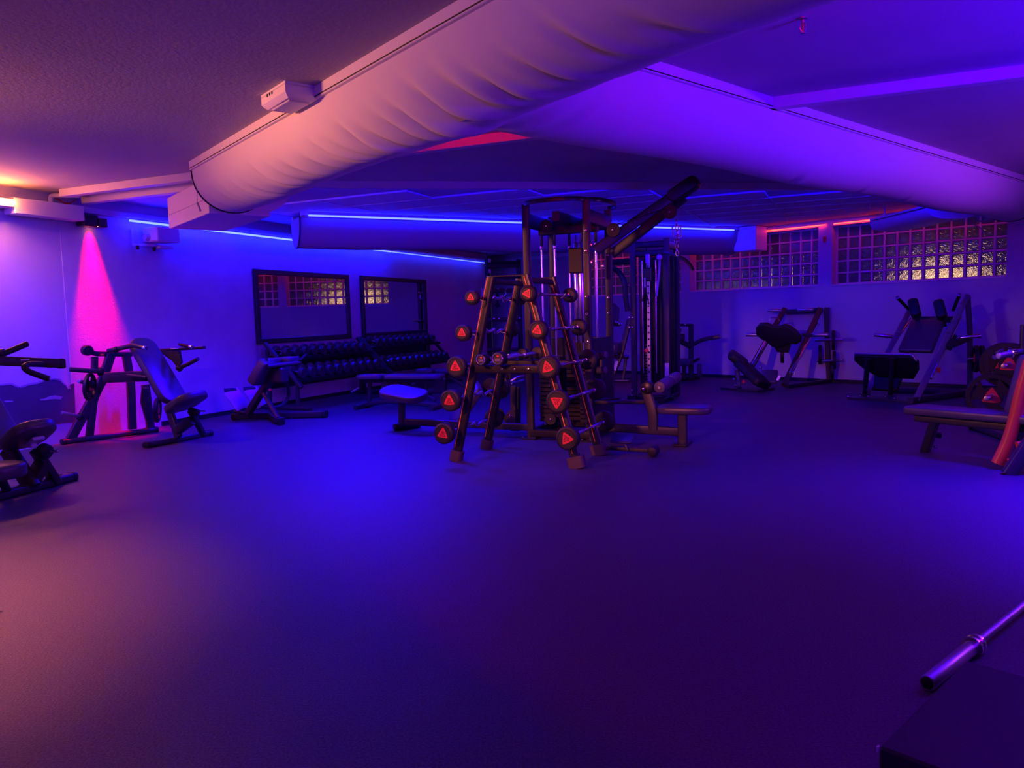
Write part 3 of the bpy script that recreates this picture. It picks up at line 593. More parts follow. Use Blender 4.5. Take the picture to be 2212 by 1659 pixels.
sp_ = [D(*q, 8.2) for q in ((1094, 893), (1101, 886), (1109, 886), (1113, 892), (1113, 920), (1103, 929), (1093, 919))]; MB().prism(sp_, E1*.12).to('pulley_guard', 'steel2', gym)
MB().cyl(D(1101, 897, 8.19), D(1101, 897, 8.18), .01, 10).to('bolt', 'chrome', gym)
for (px, py, r_, y) in ((1060, 838, .11, 8.6), (1072, 897, .09, 8.5), (1090, 812, .075, 8.55)): MB().lathe(D(px, py, y), E1, [(0, r_*.4), (0, r_), (.03, r_), (.03, r_*.4)], 26).to('cam_wheel', 'steel2', gym)
MB().bar([D(1086, 806, 8.5), D(1100, 842, 8.45)], .05, .06, E1, .012).to('cam_arm', 'steel2', gym)
MB().tube([D(1103, 824, 8.4), D(1118, 815, 8.4), D(1132, 812, 8.6)], .014, 8, .03).tube([D(1105, 828, 8.4), D(1131, 821, 8.6)], .012, 8).to('handle', 'knurl', gym)
# right side rollers and ring-ended arm
for (px0, py0, px1, py1) in ((1287, 768, 1310, 766), (1284, 801, 1309, 799)): MB().cyl(D(px0, py0, 7.95), D(px1, py1, 7.85), .038, 16).to('foam_roller', 'foam', gym)
MB().bar([D(1297, 770, 8.0), D(1296, 845, 8.0)], .06, .05, E1, .01).to('roller_post', 'steel2', gym)
rp = [F(1286, 869, .42), F(1330, 863, .42), F(1392, 868, .42)]
MB().ring(F(1315, 866, .40), Z, .14, .02, 26, 8).to('foot_ring', 'steel2', gym); MB().bar([F(1338, 868, .40), D(1398, 868, 7.75)], .05, .04, Z, .01).to('ring_arm', 'steel2', gym)
# right low-row station
q0, q1 = T2 + Z*.16, D(1474, 933, 7.50)
MB().bar([q0 - E1*.02, q1], .06, .085, Z, .012).to('base_beam', 'steel2', gym)
lp_ = F(1475, 960); MB().bar([lp_, D(1474, 893, lp_.y)], .09, .06, E1, .012).to('seat_post', 'steel2', gym)
MB().box(lp_ + Z*.012, (.13, .3, .024), (E2, E1, Z), .006).to('foot_plate', 'steel', gym)
MB().bar([D(1411, 928, 7.58), D(1411, 893, 7.58), D(1404, 868, 7.6), D(1396, 845, 7.62), D(1395, 830, 7.62)], .10, .055, E1, .015, .06).to('upright', 'steel2', gym)
MB().lathe(D(1396, 838, 7.56), E1, [(0, .05), (.008, .062), (.1, .062), (.108, .05)], 20).to('upright_head', 'steel', gym); MB().cyl(D(1390, 840, 7.54), D(1390, 840, 7.53), .012, 8).to('bolt', 'chrome', gym)
MB().pad(D(1479, 884, 7.52), E2, Z, .52, .34, .07, .11, .024).to('seat', 'vinyl', gym)
ra, rb = D(1424, 837, 7.40), D(1462, 814, 8.05); rd_ = (rb - ra)
for t0, t1 in ((0, .52), (.56, 1)): MB().cyl(ra + rd_*t0, ra + rd_*t1, .058, 20).to('foam_roller', 'foam', gym)
MB().tube([ra - rd_*.01, rb + rd_*.02], .014, 8).to('roller_axle', 'satin', gym)
# footrest of the low row, in front on the floor
ft = thing('footrest', 'low black footrest frame lying on the floor right of the rack', 'footrest', F(1360, 978))
a_, b_ = F(1296, 978), F(1412, 986); a_.z = b_.z = .05
MB().bar([a_, b_], .035, .035, Z, .008).to('tube', 'steel2', ft); MB().cyl(b_ - E1*.07, b_ + E1*.07, .045, 14).to('end_roller', 'rubber', ft); MB().cyl(a_ - E1*.07, a_ + E1*.07, .045, 14).to('end_roller', 'rubber', ft)
cpl = F(1345, 966); MB().soft(cpl + Z*.085, E2, (E1*.9 + Z*.35).normalized(), E2.cross((E1*.9 + Z*.35).normalized()), rrect(.22, .16, .02, 3), .012, .003).to('foot_plate', 'steel2', ft)
MB().tube([F(1312, 972, .05), F(1320, 962, .10), F(1352, 961, .10), F(1356, 974, .05)], .01, 8, .02).to('hoop', 'steel2', ft)
# ================================================================ DUMBBELL RACKS along the left wall
db = thing('dumbbell', 'x', 'dumbbell', (0, 0, 0))            # local: axis along y, z = 0 at lowest point
DR = .073
MB().cyl(V((0, -.075, DR)), V((0, .075, DR)), .015, 10).to('handle', 'chrome', db)
for s in (-1, 1): MB().lathe(V((0, s*.062, DR)), V((0, s, 0)), [(0, DR*.6), (.004, DR - .008), (.012, DR), (.062, DR), (.07, DR - .008), (.07, DR*.6), (.066, DR*.58), (.066, .004)], 20).to('weight_head', 'urethane', db)
first = True; ORD = ['first', 'second', 'third', 'fourth', 'fifth', 'sixth', 'seventh', 'eighth', 'ninth', 'tenth']
TILT = rad(11); td = (E2*math.cos(TILT) - Z*math.sin(TILT)); tn = (E2*math.sin(TILT) + Z*math.cos(TILT))
for k, (s0, s1, nm, zt) in enumerate(((3.02, 5.36, 'nearer', .865), (5.46, 7.78, 'farther', .92))):
    rk = thing('dumbbell_rack', '%s black two-tier dumbbell rack under the wall mirrors' % nm, 'dumbbell rack', LW((s0 + s1)/2, .45, 0))
    for s in (s0, s1):
        MB().bar([LW(s, .10, .03), LW(s, .95, .03)], .06, .05, Z, .01).to('foot', 'steel2', rk)
        MB().bar([LW(s, .16, .99), LW(s, .80, .34)], .05, .07, E1, .012).to('side_rail', 'steel2', rk); MB().bar([LW(s, .20, .06), LW(s, .20, .90)], .05, .05, E1, .01).to('post', 'steel2', rk); MB().bar([LW(s, .72, .06), LW(s, .72, .44)], .05, .05, E1, .01).to('post', 'steel2', rk)
    for tier, (oc, zc) in enumerate(((.34, zt), (.61, .553))):
        n0 = LW(0, oc, zc)                                     # centre line of the dumbbells of the tier
        base = n0 - tn*(DR + .012)
        for off in (-.095, .095):
            a = base + td*off + E1*s0; b = base + td*off + E1*s1
            MB().box((a + b)/2 - tn*.004, ((b - a).length, .05, .02), (E1, td, tn), .004).to('tray_rail', 'steel2', rk)
        a = base + td*.155 + E1*(s0 + s1)/2; MB().box(a - tn*.012, (s1 - s0, .012, .05), (E1, td, tn), .003).to('tray_lip', 'steel', rk)
        for i in range(10):
            s = s0 + .14 + (.216 if k == 0 else .2145)*i
            if first: d = db; first = False
            else: d = dup(db)
            d['label'] = 'black round dumbbell, %s from the left on the %s tier of the %s rack' % (ORD[i], 'upper' if tier == 0 else 'lower', nm); d['group'] = 'dumbbells on the %s rack' % nm
            # local y -> td, z -> tn, x -> E1 (handedness: x = y x z)
            mt = Matrix((td.cross(tn), td, tn)).transposed().to_4x4(); mt.translation = base + E1*s + tn*.0065; d.matrix_world = mt @ Matrix.Diagonal((1, 1, 1, 1)) if tier == 0 else mt @ Matrix.Diagonal((1.16, 1.05, 1.16, 1))
    MB().box(LW((s0 + s1)/2, .17, .55), (s1 - s0 - .05, .01, .5), (E1, E2, Z)).to('back_panel', 'steel', rk)
# ================================================================ SHOULDER PRESS under the red spotlight
def grip_plate(c, ax, r, label, rot=0, th=.035):
    """weight plate with three grip openings and a triangular label: a thing of its own, hung on a horn"""
    a, b = perp(ax); ax = ax.normalized(); t = thing('weight_plate', label, 'weight plate', c - Z*r)
    t['group'] = 'weight plates on the machine horns'
    p = MB().lathe(c - ax*th/2, ax, [(0, r*.80), (0, r - .006), (.006, r), (th - .006, r), (th, r - .006), (th, r*.80)], 32, True)
    for i in range(3):                                          # three webs leave three openings
        m = []; q0 = rad(rot + 120*i)
        for f, rr in ((-26, .36), (-34, .83), (34, .83), (26, .36)): q = q0 + rad(f); m.append(c - ax*th*.35 + (a*math.cos(q) + b*math.sin(q))*r*rr)
        p.prism(m, ax*th*.7)
    p.lathe(c - ax*th*.4, ax, [(0, r*.1), (0, r*.42), (th*.8, r*.42), (th*.8, r*.1)], 24, True)
    o = p.to('disc', 'rubber', t)
    for s in (-1, 1): MB().prism([c + ax*s*th*.42 + (a*x + b*y) for x, y in reuleaux(r*.42)], ax*s*.003).to('label', 'red', o)
    MB().ring(c + ax*th*.45, ax, r*.13, .006, 20, 6).to('hub_ring', 'satin', o)
    return t
def rail(par, a, b, w=.09, h=.06):
    d = (b - a).normalized(); r = MB().bar([a + Z*h/2, b + Z*h/2], w, h, Z, .022).to('floor_rail', 'steel2', par)
    for p, s in ((a, -1), (b, 1)): MB().soft(p + Z*h/2, d.cross(Z), Z, d, rrect(w + .012, h + .008, .03, 4), .05, .01).to('rubber_cap', 'rubber', r)
    for t in (.12, .88): MB().cyl(a + (b - a)*t + Z*h, a + (b - a)*t + Z*(h + .014), .012, 8).to('bolt', 'chrome', r)
g0, g1, g2, g3 = F(138, 960), F(336, 933), F(318, 967), F(452, 941)
sp_m = thing('shoulder_press', 'plate-loaded shoulder press with long blue-lit backrest in front of the red beam', 'gym machine', (g0 + g1 + g2 + g3)/4)
pr = PL(g0.to_2d(), math.degrees(math.atan2((g1 - g0).x, (g1 - g0).y))); rdir = (g1 - g0).normalized(); rnv = V((-rdir.y, rdir.x, 0))
rail(sp_m, g0, g1); rail(sp_m, g2, g3)
def bars(par, name, m, f, pts, w, h, up=None, r=.012, fil=.05):
    P = [f(*p) for p in pts]; return MB().bar(P, w, h, up or rdir.cross(Z), r, fil).to(name, m, par)
G = sp_m
bars(G, 'slanted_post', 'steel2', pr, [(152, 949), (222, 819), (240, 764)], .10, .06)
bars(G, 'rear_post', 'steel2', pr, [(193, 944), (202, 865), (216, 832)], .08, .06)
bars(G, 'middle_post', 'steel2', pr, [(286, 927), (282, 822), (272, 766)], .09, .06)
bars(G, 'far_post', 'steel2', pr, [(325, 924), (314, 831)], .09, .06)
bars(G, 'top_bar', 'steel2', pr, [(186, 757), (205, 764), (284, 765)], .06, .05)
MB().lathe(pr(188, 757) - rnv*.04, rnv, [(0, .05), (.008, .06), (.07, .06), (.078, .05)], 20).to('pivot', 'rubber', G)
MB().box(pr(218, 766) - rnv*.035, (.035, .004, .022), (rdir, rnv, Z)).to('sticker', 'orange', G)
MB().bar([pr(204, 770), pr(204, 805)], .08, .06, rdir, .012).to('side_arm', 'steel2', G)
bars(G, 'main_beam', 'steel2', lambda x, y: D(x, y, 8.85 - (x - 228)*.0032), [(226, 816), (318, 812)], .07, .12, Z)
bars(G, 'main_beam', 'steel2', lambda x, y: D(x, y, 8.70 - (x - 228)*.0026), [(275, 810), (318, 815)], .05, .03, Z)
tA, tB = D(303, 736, 8.72), D(379, 866, 8.50); ux = (tB - tA).normalized(); uz = (E2*.80 + Z*.6); 
bp = MB().pad((tA + tB)/2, ux, uz, (tB - tA).length + .06, .34, .07, .13, .022).to('back_pad', 'vinyl', G)
MB().pad((tA + tB)/2 - (uz - ux*uz.dot(ux)).normalized()*.045, ux, uz, (tB - tA).length, .30, .02, .1, .004).to('backing_board', 'steel2', bp)
sA, sB = D(380, 884, 8.50), D(424, 852, 8.30); sx = (sB - sA).normalized(); sz = (Z*.75 - E2*.55)
se = MB().pad((sA + sB)/2, sx, sz, .44, .40, .085, .14, .025).to('seat', 'vinyl', G)
MB().bar([D(363, 878, 8.60), D(386, 945, 8.42)], .09, .05, E1, .012).to('seat_leg', 'steel2', G); MB().bar([D(412, 888, 8.42), D(440, 940, 8.62)], .07, .05, E1, .012).to('seat_leg', 'steel2', G)
MB().bar([D(382, 930, 8.44), D(414, 908, 8.42)], .10, .08, E1, .012).to('brace', 'steel2', G)
MB().cyl(D(408, 886, 8.40), D(430, 893, 8.40), .04, 14).to('adjuster', 'rubber', G); MB().cyl(D(428, 888, 8.38), D(444, 888, 8.36), .008, 8).to('lever', 'chrome', G)
MB().bar([D(425, 905, 8.5), D(440, 934, 8.6)], .03, .02, E1, .005).to('index_strip', 'alu', G)
# pressing arms
MB().tube([D(234, 758, 8.55), D(262, 752, 8.5), D(286, 746, 8.45), D(299, 748, 8.42), D(312, 752, 8.4)], .026, 12, .05).to('press_arm', 'steel2', G); MB().cyl(D(309, 751, 8.4), D(316, 753, 8.39), .027, 12).to('chrome_end', 'chrome', G)
MB().cyl(D(246, 757, 8.5), D(254, 754, 8.5), .034, 14).to('arm_collar', 'rubber', G)
MB().bar([D(338, 757, 9.0), D(441, 751, 8.75)], .06, .035, Z, .01).to('press_arm', 'steel2', G)
MB().prism([D(344, 760, 8.92), D(386, 758, 8.82), D(391, 783, 8.8), D(382, 793, 8.8), D(372, 780, 8.84)], E1*.03).to('gusset', 'steel2', G)
MB().cyl(D(384, 792, 8.76), D(392, 798, 8.75), .04, 14).to('arm_hub', 'rubber', G)
MB().tube([D(388, 794, 8.75), D(404, 788, 8.7), D(428, 775, 8.62)], .022, 12, .04).to('handle', 'rubber', G); MB().tube([D(388, 744, 8.8), D(411, 749, 8.7)], .02, 12).to('handle', 'rubber', G)
MB().cyl(D(409, 748, 8.7), D(416, 750, 8.68), .022, 12).to('chrome_end', 'chrome', G); MB().box(D(378, 753, 8.85), (.09, .06, .012), (E2, E1, Z), .004).to('name_plate', 'alu', G)
# plate horns and plates
for a, b, r_ in (((222, 803, 8.60), (150, 798, 8.35), .026), ((200, 832, 8.55), (170, 823, 8.38), .022), ((178, 901, 8.50), (132, 892, 8.28), .022)):
    MB().cyl(D(*a), D(*b), r_, 14).to('plate_horn', 'satin' if r_ < .025 else 'steel2', G); p = D(*a); q = D(*b); MB().cyl(p + (q - p)*.0, p + (q - p).normalized()*.05, r_*1.9, 16).to('horn_collar', 'rubber', G)
grip_plate(D(194, 836, 8.52), V((-1, -.12, .08)), .155, 'grip plate with a red label on the near horn of the shoulder press', 30); grip_plate(D(340, 886, 9.12), V((-1, -.2, .08)), .15, 'dark grip plate behind the backrest foot of the shoulder press', 10)
MB().bar([D(313, 838, 9.2), D(310, 868, 9.2), D(326, 925, 9.3)], .07, .05, rdir.cross(Z), .012).to('plate_guard', 'steel2', G)
# ================================================================ SECOND PRESS MACHINE cut by the left edge
h0, h1 = F(-60, 1096), F(155, 1038)
hm = thing('chest_press', 'plate-loaded press machine cut off by the left edge of the frame', 'gym machine', (h0 + h1)/2)
rail(hm, h0, h1, .10, .07)
MB().bar([D(78, 975, 6.12), D(120, 1040, 6.28)], .11, .06, E1, .012).to('seat_leg', 'steel2', hm)
MB().bar([D(15, 968, 6.15), D(72, 1056, 6.05)], .15, .06, E1, .012).to('seat_leg', 'steel2', hm)
MB().bar([D(66, 1043, 6.08), D(92, 1000, 6.15)], .13, .07, E1, .012).to('brace', 'steel2', hm)
sA, sB = D(36, 962, 6.12), D(86, 915, 5.98); sx = (sB - sA).normalized()
hs_ = MB().pad((sA + sB)/2, sx, Z*.7 - E2*.6, .38, .36, .09, .13, .026).to('seat', 'vinyl', hm)
MB().box((sA + sB)/2 - sx.cross(E1)*.0 - Z*.05 + E2*.08, (.12, .1, .03), (sx, E1, sx.cross(E1)), .006).to('seat_bracket', 'alu', hm)
MB().cyl(D(88, 972, 6.05), D(104, 978, 6.03), .062, 18).to('adjuster', 'rubber', hm); MB().cyl(D(104, 976, 6.0), D(126, 974, 5.95), .009, 8).to('lever', 'chrome', hm)
MB().box(D(70, 962, 6.0), (.05, .05, .035), (E1, E2, Z), .006).to('clamp', 'alu', hm)
tA, tB = D(-140, 715, 6.5), D(8, 968, 6.2); ux = (tB - tA).normalized()
MB().pad((tA + tB)/2, ux, E2*.85 + Z*.5, (tB - tA).length, .36, .08, .14, .024).to('back_pad', 'vinyl', hm)
MB().bar([D(-120, 774, 5.9), D(129, 785, 6.25)], .05, .075, Z, .014).to('press_arm', 'steel2', hm); q = D(127, 785, 6.25); MB().box(q + (D(129, 785, 6.25) - D(-120, 774, 5.9)).normalized()*.015, (.04, .056, .08), ((D(129, 785, 6.25) - D(-120, 774, 5.9)).normalized(), E1, Z), .01).to('end_cap', 'rubber', hm)
MB().box(D(54, 777, 6.0), (.07, .004, .012), (E1, E2, Z)).to('sticker', 'alu', hm)
MB().tube([D(-10, 768, 6.1), D(8, 764, 6.1), D(58, 743, 6.3)], .024, 12, .03).to('handle', 'rubber', hm); MB().cyl(D(-4, 764, 6.1), D(10, 762, 6.1), .034, 14).to('arm_collar', 'steel2', hm)
MB().tube([D(91, 787, 6.05), D(62, 786, 5.92), D(50, 793, 5.85), D(62, 803, 5.85), D(104, 818, 5.95)], .0225, 12, .06).to('handle', 'rubber', hm)
MB().cyl(D(98, 816, 5.94), D(108, 819, 5.96), .023, 12).to('chrome_end', 'chrome', hm)
MB().pad(D(-6, 1018, 5.55), E2, Z*.95 + E2*.25, .32, .36, .11, .13, .03).to('front_pad', 'vinyl', hm)
MB().bar([D(0, 1030, 5.6), F(20, 1068)], .08, .06, E1, .012).to('pad_post', 'steel2', hm)
# ================================================================ BACK EXTENSION BENCH left of the dumbbell racks
eb = thing('back_extension_bench', 'black back extension bench with two blue-lit foot plates left of the dumbbell racks', 'bench', F(590, 905))
a, b = F(508, 907), F(702, 902); k = F(556, 905)
MB().bar([a + Z*.05, k + Z*.05 - E1*.03, b + Z*.05], .08, .085, Z, .016, .1).to('base_tube', 'steel2', eb)
for p in (a, b): MB().soft(p + Z*.05, E1, Z, (b - a).normalized(), rrect(.10, .10, .03, 4), .05, .01).to('rubber_cap', 'rubber', eb)
c_ = F(607, 918); MB().bar([c_ + Z*.05 - (c_ - k)*.1, c_ + Z*.05 + (k - c_)*.9 + E1*.2], .08, .085, Z, .016).to('cross_foot', 'steel2', eb)
MB().soft(c_ + Z*.05, (c_ - k).normalized().cross(Z), Z, (c_ - k).normalized(), rrect(.10, .10, .03, 4), .06, .012).to('rubber_cap', 'rubber', eb)
MB().bar([D(604, 908, 9.75), D(570, 850, 10.05)], .06, .05, E2, .012).to('diagonal_leg', 'steel2', eb)
MB().bar([D(536, 893, 10.22), D(567, 843, 10.1), D(590, 815, 10.05)], .08, .10, E1, .014, .1).to('main_post', 'steel2', eb)
for (p, lab) in (((512, 862, 10.25), 0), ((553, 858, 10.45), 1)):
    c = D(*p); u = (D(p[0] + 26, p[1] + 36, p[2]) - c).normalized(); v = (E1*.85 + E2*.5).normalized(); n = u.cross(v).normalized()
    MB().pad(c, u, n, .30, .20, .012, .03, .004).to('foot_plate', 'satin', eb); MB().bar([c - u*.15 - v*.08, c - u*.15 + v*.08], .05, .02, n, .006).to('heel_stop', 'rubber', eb)
MB().tube([D(505, 888, 10.25), D(540, 893, 10.2)], .02, 10).to('plate_axle', 'steel2', eb)
MB().soft(D(566, 803, 9.95), (V((.55, -.1, .8))).normalized(), E1, (V((.55, -.1, .8))).normalized().cross(E1), rrect(.36, .24, .04, 4), .14, .03).to('hip_pad', 'vinyl', eb)
for (px, py, w_) in ((590, 779, .17), (625, 776, .20)): MB().pad(D(px, py, 10.1 if px < 600 else 10.2), E2, Z*.97 - E2*.12, w_, .24, .07, .05, .02).to('thigh_pad', 'vinyl', eb)
MB().bar([D(574, 791, 9.85), D(644, 783, 10.15)], .18, .05, Z, .02).to('pad_carrier', 'steel2', eb)
MB().box(D(595, 810, 10.0), (.34, .14, .2), (E2, E1, Z), .02).to('carriage', 'steel2', eb)
MB().tube([D(640, 784, 10.1), D(648, 778, 10.08), D(661, 766, 10.2)], .016, 10).to('handle', 'rubber', eb); MB().cyl(D(576, 772, 9.9), D(576, 787, 9.9), .018, 10).to('handle', 'rubber', eb)
MB().bar([D(614, 815, 10.15), D(623, 838, 10.3), D(624, 856, 10.35), D(615, 872, 10.3), D(600, 880, 10.2), D(582, 878, 10.1)], .05, .03, E1, .01, .08).to('curved_support', 'steel2', eb)
MB().cyl(D(583, 842, 9.95), D(583, 842, 9.90), .02, 10).to('pin_knob', 'red', eb)
# ================================================================ ADJUSTABLE BENCHES behind the rack
def bench(name, label, a, b, hz, flip=1):
    """flat adjustable bench, long axis a -> b (floor points)"""
    d = (b - a).normalized(); s = V((-d.y, d.x, 0)); L = (b - a).length; t = thing(name, label, 'bench', (a + b)/2)
    MB().pad(a + d*L*.165 + Z*(hz - .035), d, Z, L*.31, .30, .07, .07, .022).to('seat_pad', 'vinyl', t)
    MB().pad(a + d*L*.665 + Z*(hz - .035), d, Z, L*.66, .29, .07, .07, .022).to('back_pad', 'vinyl', t)
    MB().bar([a + d*.1 + Z*(hz - .10), a + d*L*.9 + Z*(hz - .10)], .06, .05, Z, .01).to('spine', 'steel2', t)
    for p in (.05, .93): q = a + d*L*p; MB().bar([q - s*.26 + Z*.035, q + s*.26 + Z*.035], .06, .06, Z, .014).to('foot_bar', 'steel2', t)
    MB().bar([a + d*L*.05 + Z*.05, a + d*L*.34 + Z*.10, a + d*L*.93 + Z*.05], .06, .06, Z, .012, .1).to('base_beam', 'steel2', t)
    MB().bar([a + d*L*.12 + Z*.07, a + d*L*.14 + Z*(hz - .1)], .05, .06, s, .01).to('post', 'steel2', t)
    MB().prism([a + d*L*x + s*.03 + Z*z for x, z in ((.27, .12), (.46, .12), (.50, hz - .09), (.29, hz - .09))], -s*.06).to('hinge_plate', 'steel2', t)
    MB().bar([a + d*L*.52 + Z*(hz - .12), a + d*L*.90 + Z*.12], .05, .05, s, .01).to('strut', 'steel2', t)
    MB().cyl(a + d*L*.50 - s*.05 + Z*(hz - .16), a + d*L*.50 - s*.11 + Z*(hz - .16), .02, 12).to('pin_knob', 'chrome', t)
    MB().tube([a + d*L*.02 - s*.05 + Z*(hz - .2), a - d*.10 - s*.05 + Z*(hz - .26)], .016, 8).to('handle', 'satin', t)
    return t
bench('weight_bench', 'adjustable weight bench between the dumbbell racks and the left stool seat', V((-2.27, 11.35, 0)), V((-.98, 10.95, 0)), .50)
bench('weight_bench', 'farther weight bench half hidden behind the left barbells of the rack', V((-1.55, 12.75, 0)), V((-.55, 12.25, 0)), .47)
# ================================================================ CABLE CROSSOVER COLUMN behind the tower
cm = thing('cable_column', 'dark cable column with a perforated chrome rail, right behind the tower', 'gym machine', V((2.15, 11.45, 0)))
q = V((1.84, 11.5, 0)); K1 = q; K2 = q + E2*.50
def K(a, b, z): return K1 + E2*a + E1*b + Z*z
for (a, b, h) in ((0, 0, 2.33), (.50, 0, 2.37), (0, .7, 2.33), (.50, .7, 2.33)): MB().bar([K(a, b, .03), K(a, b, h)], .085, .07, E1, .014).to('post', 'steel2', cm)
for z in (2.16, 2.29): MB().bar([K(-.02, 0, z), K(.52, 0, z)], .06, .09, Z, .014).to('top_beam', 'steel', cm)
for a in (0, .5): MB().bar([K(a, 0, 2.28), K(a, .7, 2.28)], .06, .1, Z, .012).to('top_beam', 'steel', cm)
MB().bar([K(-.1, 0, .035), K(.6, 0, .035)], .09, .07, Z, .012).to('base_beam', 'steel', cm); [MB().bar([K(a, b, .035), K(a, .7, .035)], .09, .07, Z, .012).to('base_beam', 'steel', cm) for a, b in ((.5, -.45), (0, -.1))]
MB().box(K(.25, .62, 1.1), (.46, .03, 2.1), (E2, E1, Z), .01).to('shroud', 'steel', cm); [MB().box(K(a, .20, 1.15), (.05, .3, 2.1), (E2, E1, Z), .01).to('shroud', 'steel', cm) for a in (.4, .1)]
rl = MB().box(K(.235, -.02, 1.17), (.055, .05, 1.95), (E2, E1, Z), .006).to('rail', 'satin', cm)
for i in range(17): MB().cyl(K(.235, -.044, .42 + .097*i), K(.235, -.0475, .42 + .097*i), .015, 12).to('rail_hole', 'ink', rl)
for a in (.135, .335): MB().tube([K(a, .02, .4), K(a, .02, 2.06)], .013, 12).to('guide_rod', 'chrome', cm)
ws = MB()
for k in range(16): ws.box(K(.18, .10, .14 + .045*k), (.17, .1, .041), (E2, E1, Z), .005)
ws = ws.to('weight_stack', 'rubber', cm); ws['kind'] = 'stuff'
for k in range(16): MB().box(K(.18, .049, .14 + .045*k), (.02, .002, .008), (E2, E1, Z)).to('weight_mark', 'alu', ws)
MB().box(K(.23, -.06, 1.85), (.13, .09, .2), (E2, E1, Z), .012).to('carriage', 'steel', cm); MB().box(K(.23, -.05, 2.08), (.055, .03, .14), (E2, E1, Z), .005).to('pulley_bracket', 'satin', cm)
MB().lathe(D(1425, 556, 11.2), -E1, [(0, .015), (.01, .04), (.03, .045), (.05, .03)], 18).to('knob', 'alu', cm); MB().tube([D(1425, 560, 11.25), D(1424, 585, 11.28), D(1418, 640, 11.3)], .018, 8).to('strap', 'alu', cm)
MB().lathe(D(1397, 757, 11.1), -E1, [(0, .012), (.01, .03), (.03, .03), (.04, .02)], 16).to('pin_knob', 'red', cm)
MB().box(K(.5, -.04, .45), (.062, .008, .2), (E2, E1, Z), .003).to('placard', 'alu', cm)
for (px, py) in ((1360, 686), (1367, 686), (1360, 707), (1367, 707), (1366, 843), (1366, 854)): p = D(px, py, 11.42); MB().cyl(p, p - E1*.02, .014, 8).to('bolt', 'chrome', cm)
MB().tube([D(1312, 568, 11.6), D(1330, 567, 11.6), D(1364, 565, 11.55)], .045, 10).to('chin_arm', 'steel', cm)
MB().tube([D(1315, 573, 11.5), D(1338, 588, 11.5), D(1349, 606, 11.45), D(1351, 640, 11.45), D(1356, 672, 11.45)], .04, 10, .12).to('curved_arm', 'steel', cm)
hd = thing('rope_grip', 'black rope grip on a short blue strap hanging inside the cable column', 'grip', D(1393, 640, 11.1)); MB().bar([D(1393, 600, 11.15), D(1393, 622, 11.15)], .03, .008, E1, .002).to('strap', 'cable', hd); MB().tube([D(1393, 620, 11.15), D(1388, 650, 11.15), D(1402, 658, 11.15), D(1393, 620, 11.15)], .01, 8).to('grip', 'rubber', hd)
# seated machine half hidden between the tower and the cable column
sm_ = thing('seated_row_machine', 'dark seated machine half hidden between the tower and the cable column', 'gym machine', F(1335, 822))
y = 13.4
MB().bar([D(1360, 690, y), D(1340, 770, y), D(1322, 812, y)], .09, .06, E1, .014, .1).to('diagonal_post', 'steel2', sm_); MB().bar([D(1333, 780, y - .05), D(1327, 800, y - .05)], .06, .02, E1, .004).to('name_plate', 'alu', sm_)
MB().pad(D(1326, 680, y), E1*.3 + Z, E2, .34, .36, .10, .06, .02).to('chest_pad', 'vinyl', sm_)
MB().bar([D(1310, 700, y), D(1338, 701, y)], .06, .06, Z, .012).to('arm', 'steel2', sm_); MB().cyl(D(1336, 700, y - .1), D(1343, 701, y - .1), .026, 10).to('chrome_end', 'chrome', sm_); MB().cyl(D(1328, 695, y - .1), D(1337, 699, y - .1), .02, 10).to('chrome_end', 'chrome', sm_)
MB().pad(D(1322, 752, y), E2, Z, .34, .4, .2, .09, .04).to('seat', 'vinyl', sm_)
MB().bar([D(1305, 769, y), D(1358, 772, y)], .07, .06, Z, .012).to('beam', 'steel2', sm_); MB().tube([D(1350, 771, y - .1), D(1358, 768, y - .1)], .02, 10).to('peg', 'chrome', sm_)
b0, b1 = F(1300, 826), F(1362, 824); MB().bar([b0 + Z*.04, b1 + Z*.04], .09, .08, Z, .014).to('base_beam', 'steel2', sm_); MB().bar([D(1352, 775, y), D(1349, 800, y), D(1345, 819, y)], .05, .04, E1, .01).to('front_leg', 'steel2', sm_); MB().box(F(1343, 822, .08), (.26, .12, .02), (E2, E1, Z), .004).to('foot_plate', 'satin', sm_); MB().bar([D(1316, 760, y), D(1316, 820, y)], .08, .06, E1, .012).to('seat_post', 'steel2', sm_)
# ================================================================ ACCESSORY RACK in the far corner
y = 17.35; ar = thing('accessory_rack', 'tall black rack with peg rails in the far corner, seen through the barbell rack', 'rack', V((-.2, 17.3, 0)))
for px in (1052, 1120): p = D(px, 560, y); MB().bar([V((p.x, p.y, .02)), p], .09, .09, E1, .012).to('upright', 'steel', ar); MB().bar([V((p.x, p.y - .4, .04)), V((p.x, p.y + .35, .04))], .09, .08, Z, .012).to('foot', 'steel', ar)
for py, h in ((572, .14), (602, .06), (628, .09), (691, .09), (756, .09)): MB().bar([D(1052, py, y - .06), D(1120, py - 1, y - .06)], .05, h, Z, .01).to('cross_rail', 'steel', ar)
for px, py in ((1074, 627), (1091, 627), (1066, 690), (1076, 690), (1110, 689), (1121, 689)): MB().cyl(D(px, py, y - .08), D(px, py, y - .08) + V((.02, -.16, .03)), .022, 10).to('peg', 'chrome', ar)
for py in (563, 586, 606): MB().box(D(1058, py, y - .1), (.06, .05, .1), None, .01).to('clamp', 'satin', ar)
MB().box(D(1043, 636, y - .15), (.09, .02, .26), None, .006).to('placard', 'alu', ar)
st_ = thing('hanging_strap', 'black strap hanging from the upper peg rail of the corner rack', 'strap', D(1075, 664, y - .2)); MB().bar([D(1074, 629, y - .2), D(1075, 645, y - .2), D(1075, 664, y - .2)], .05, .02, E1, .006).to('strap', 'rubber', st_); MB().bar([D(1073, 655, y - .2), D(1077, 664, y - .2)], .09, .03, E1, .01).to('grip', 'rubber', st_)
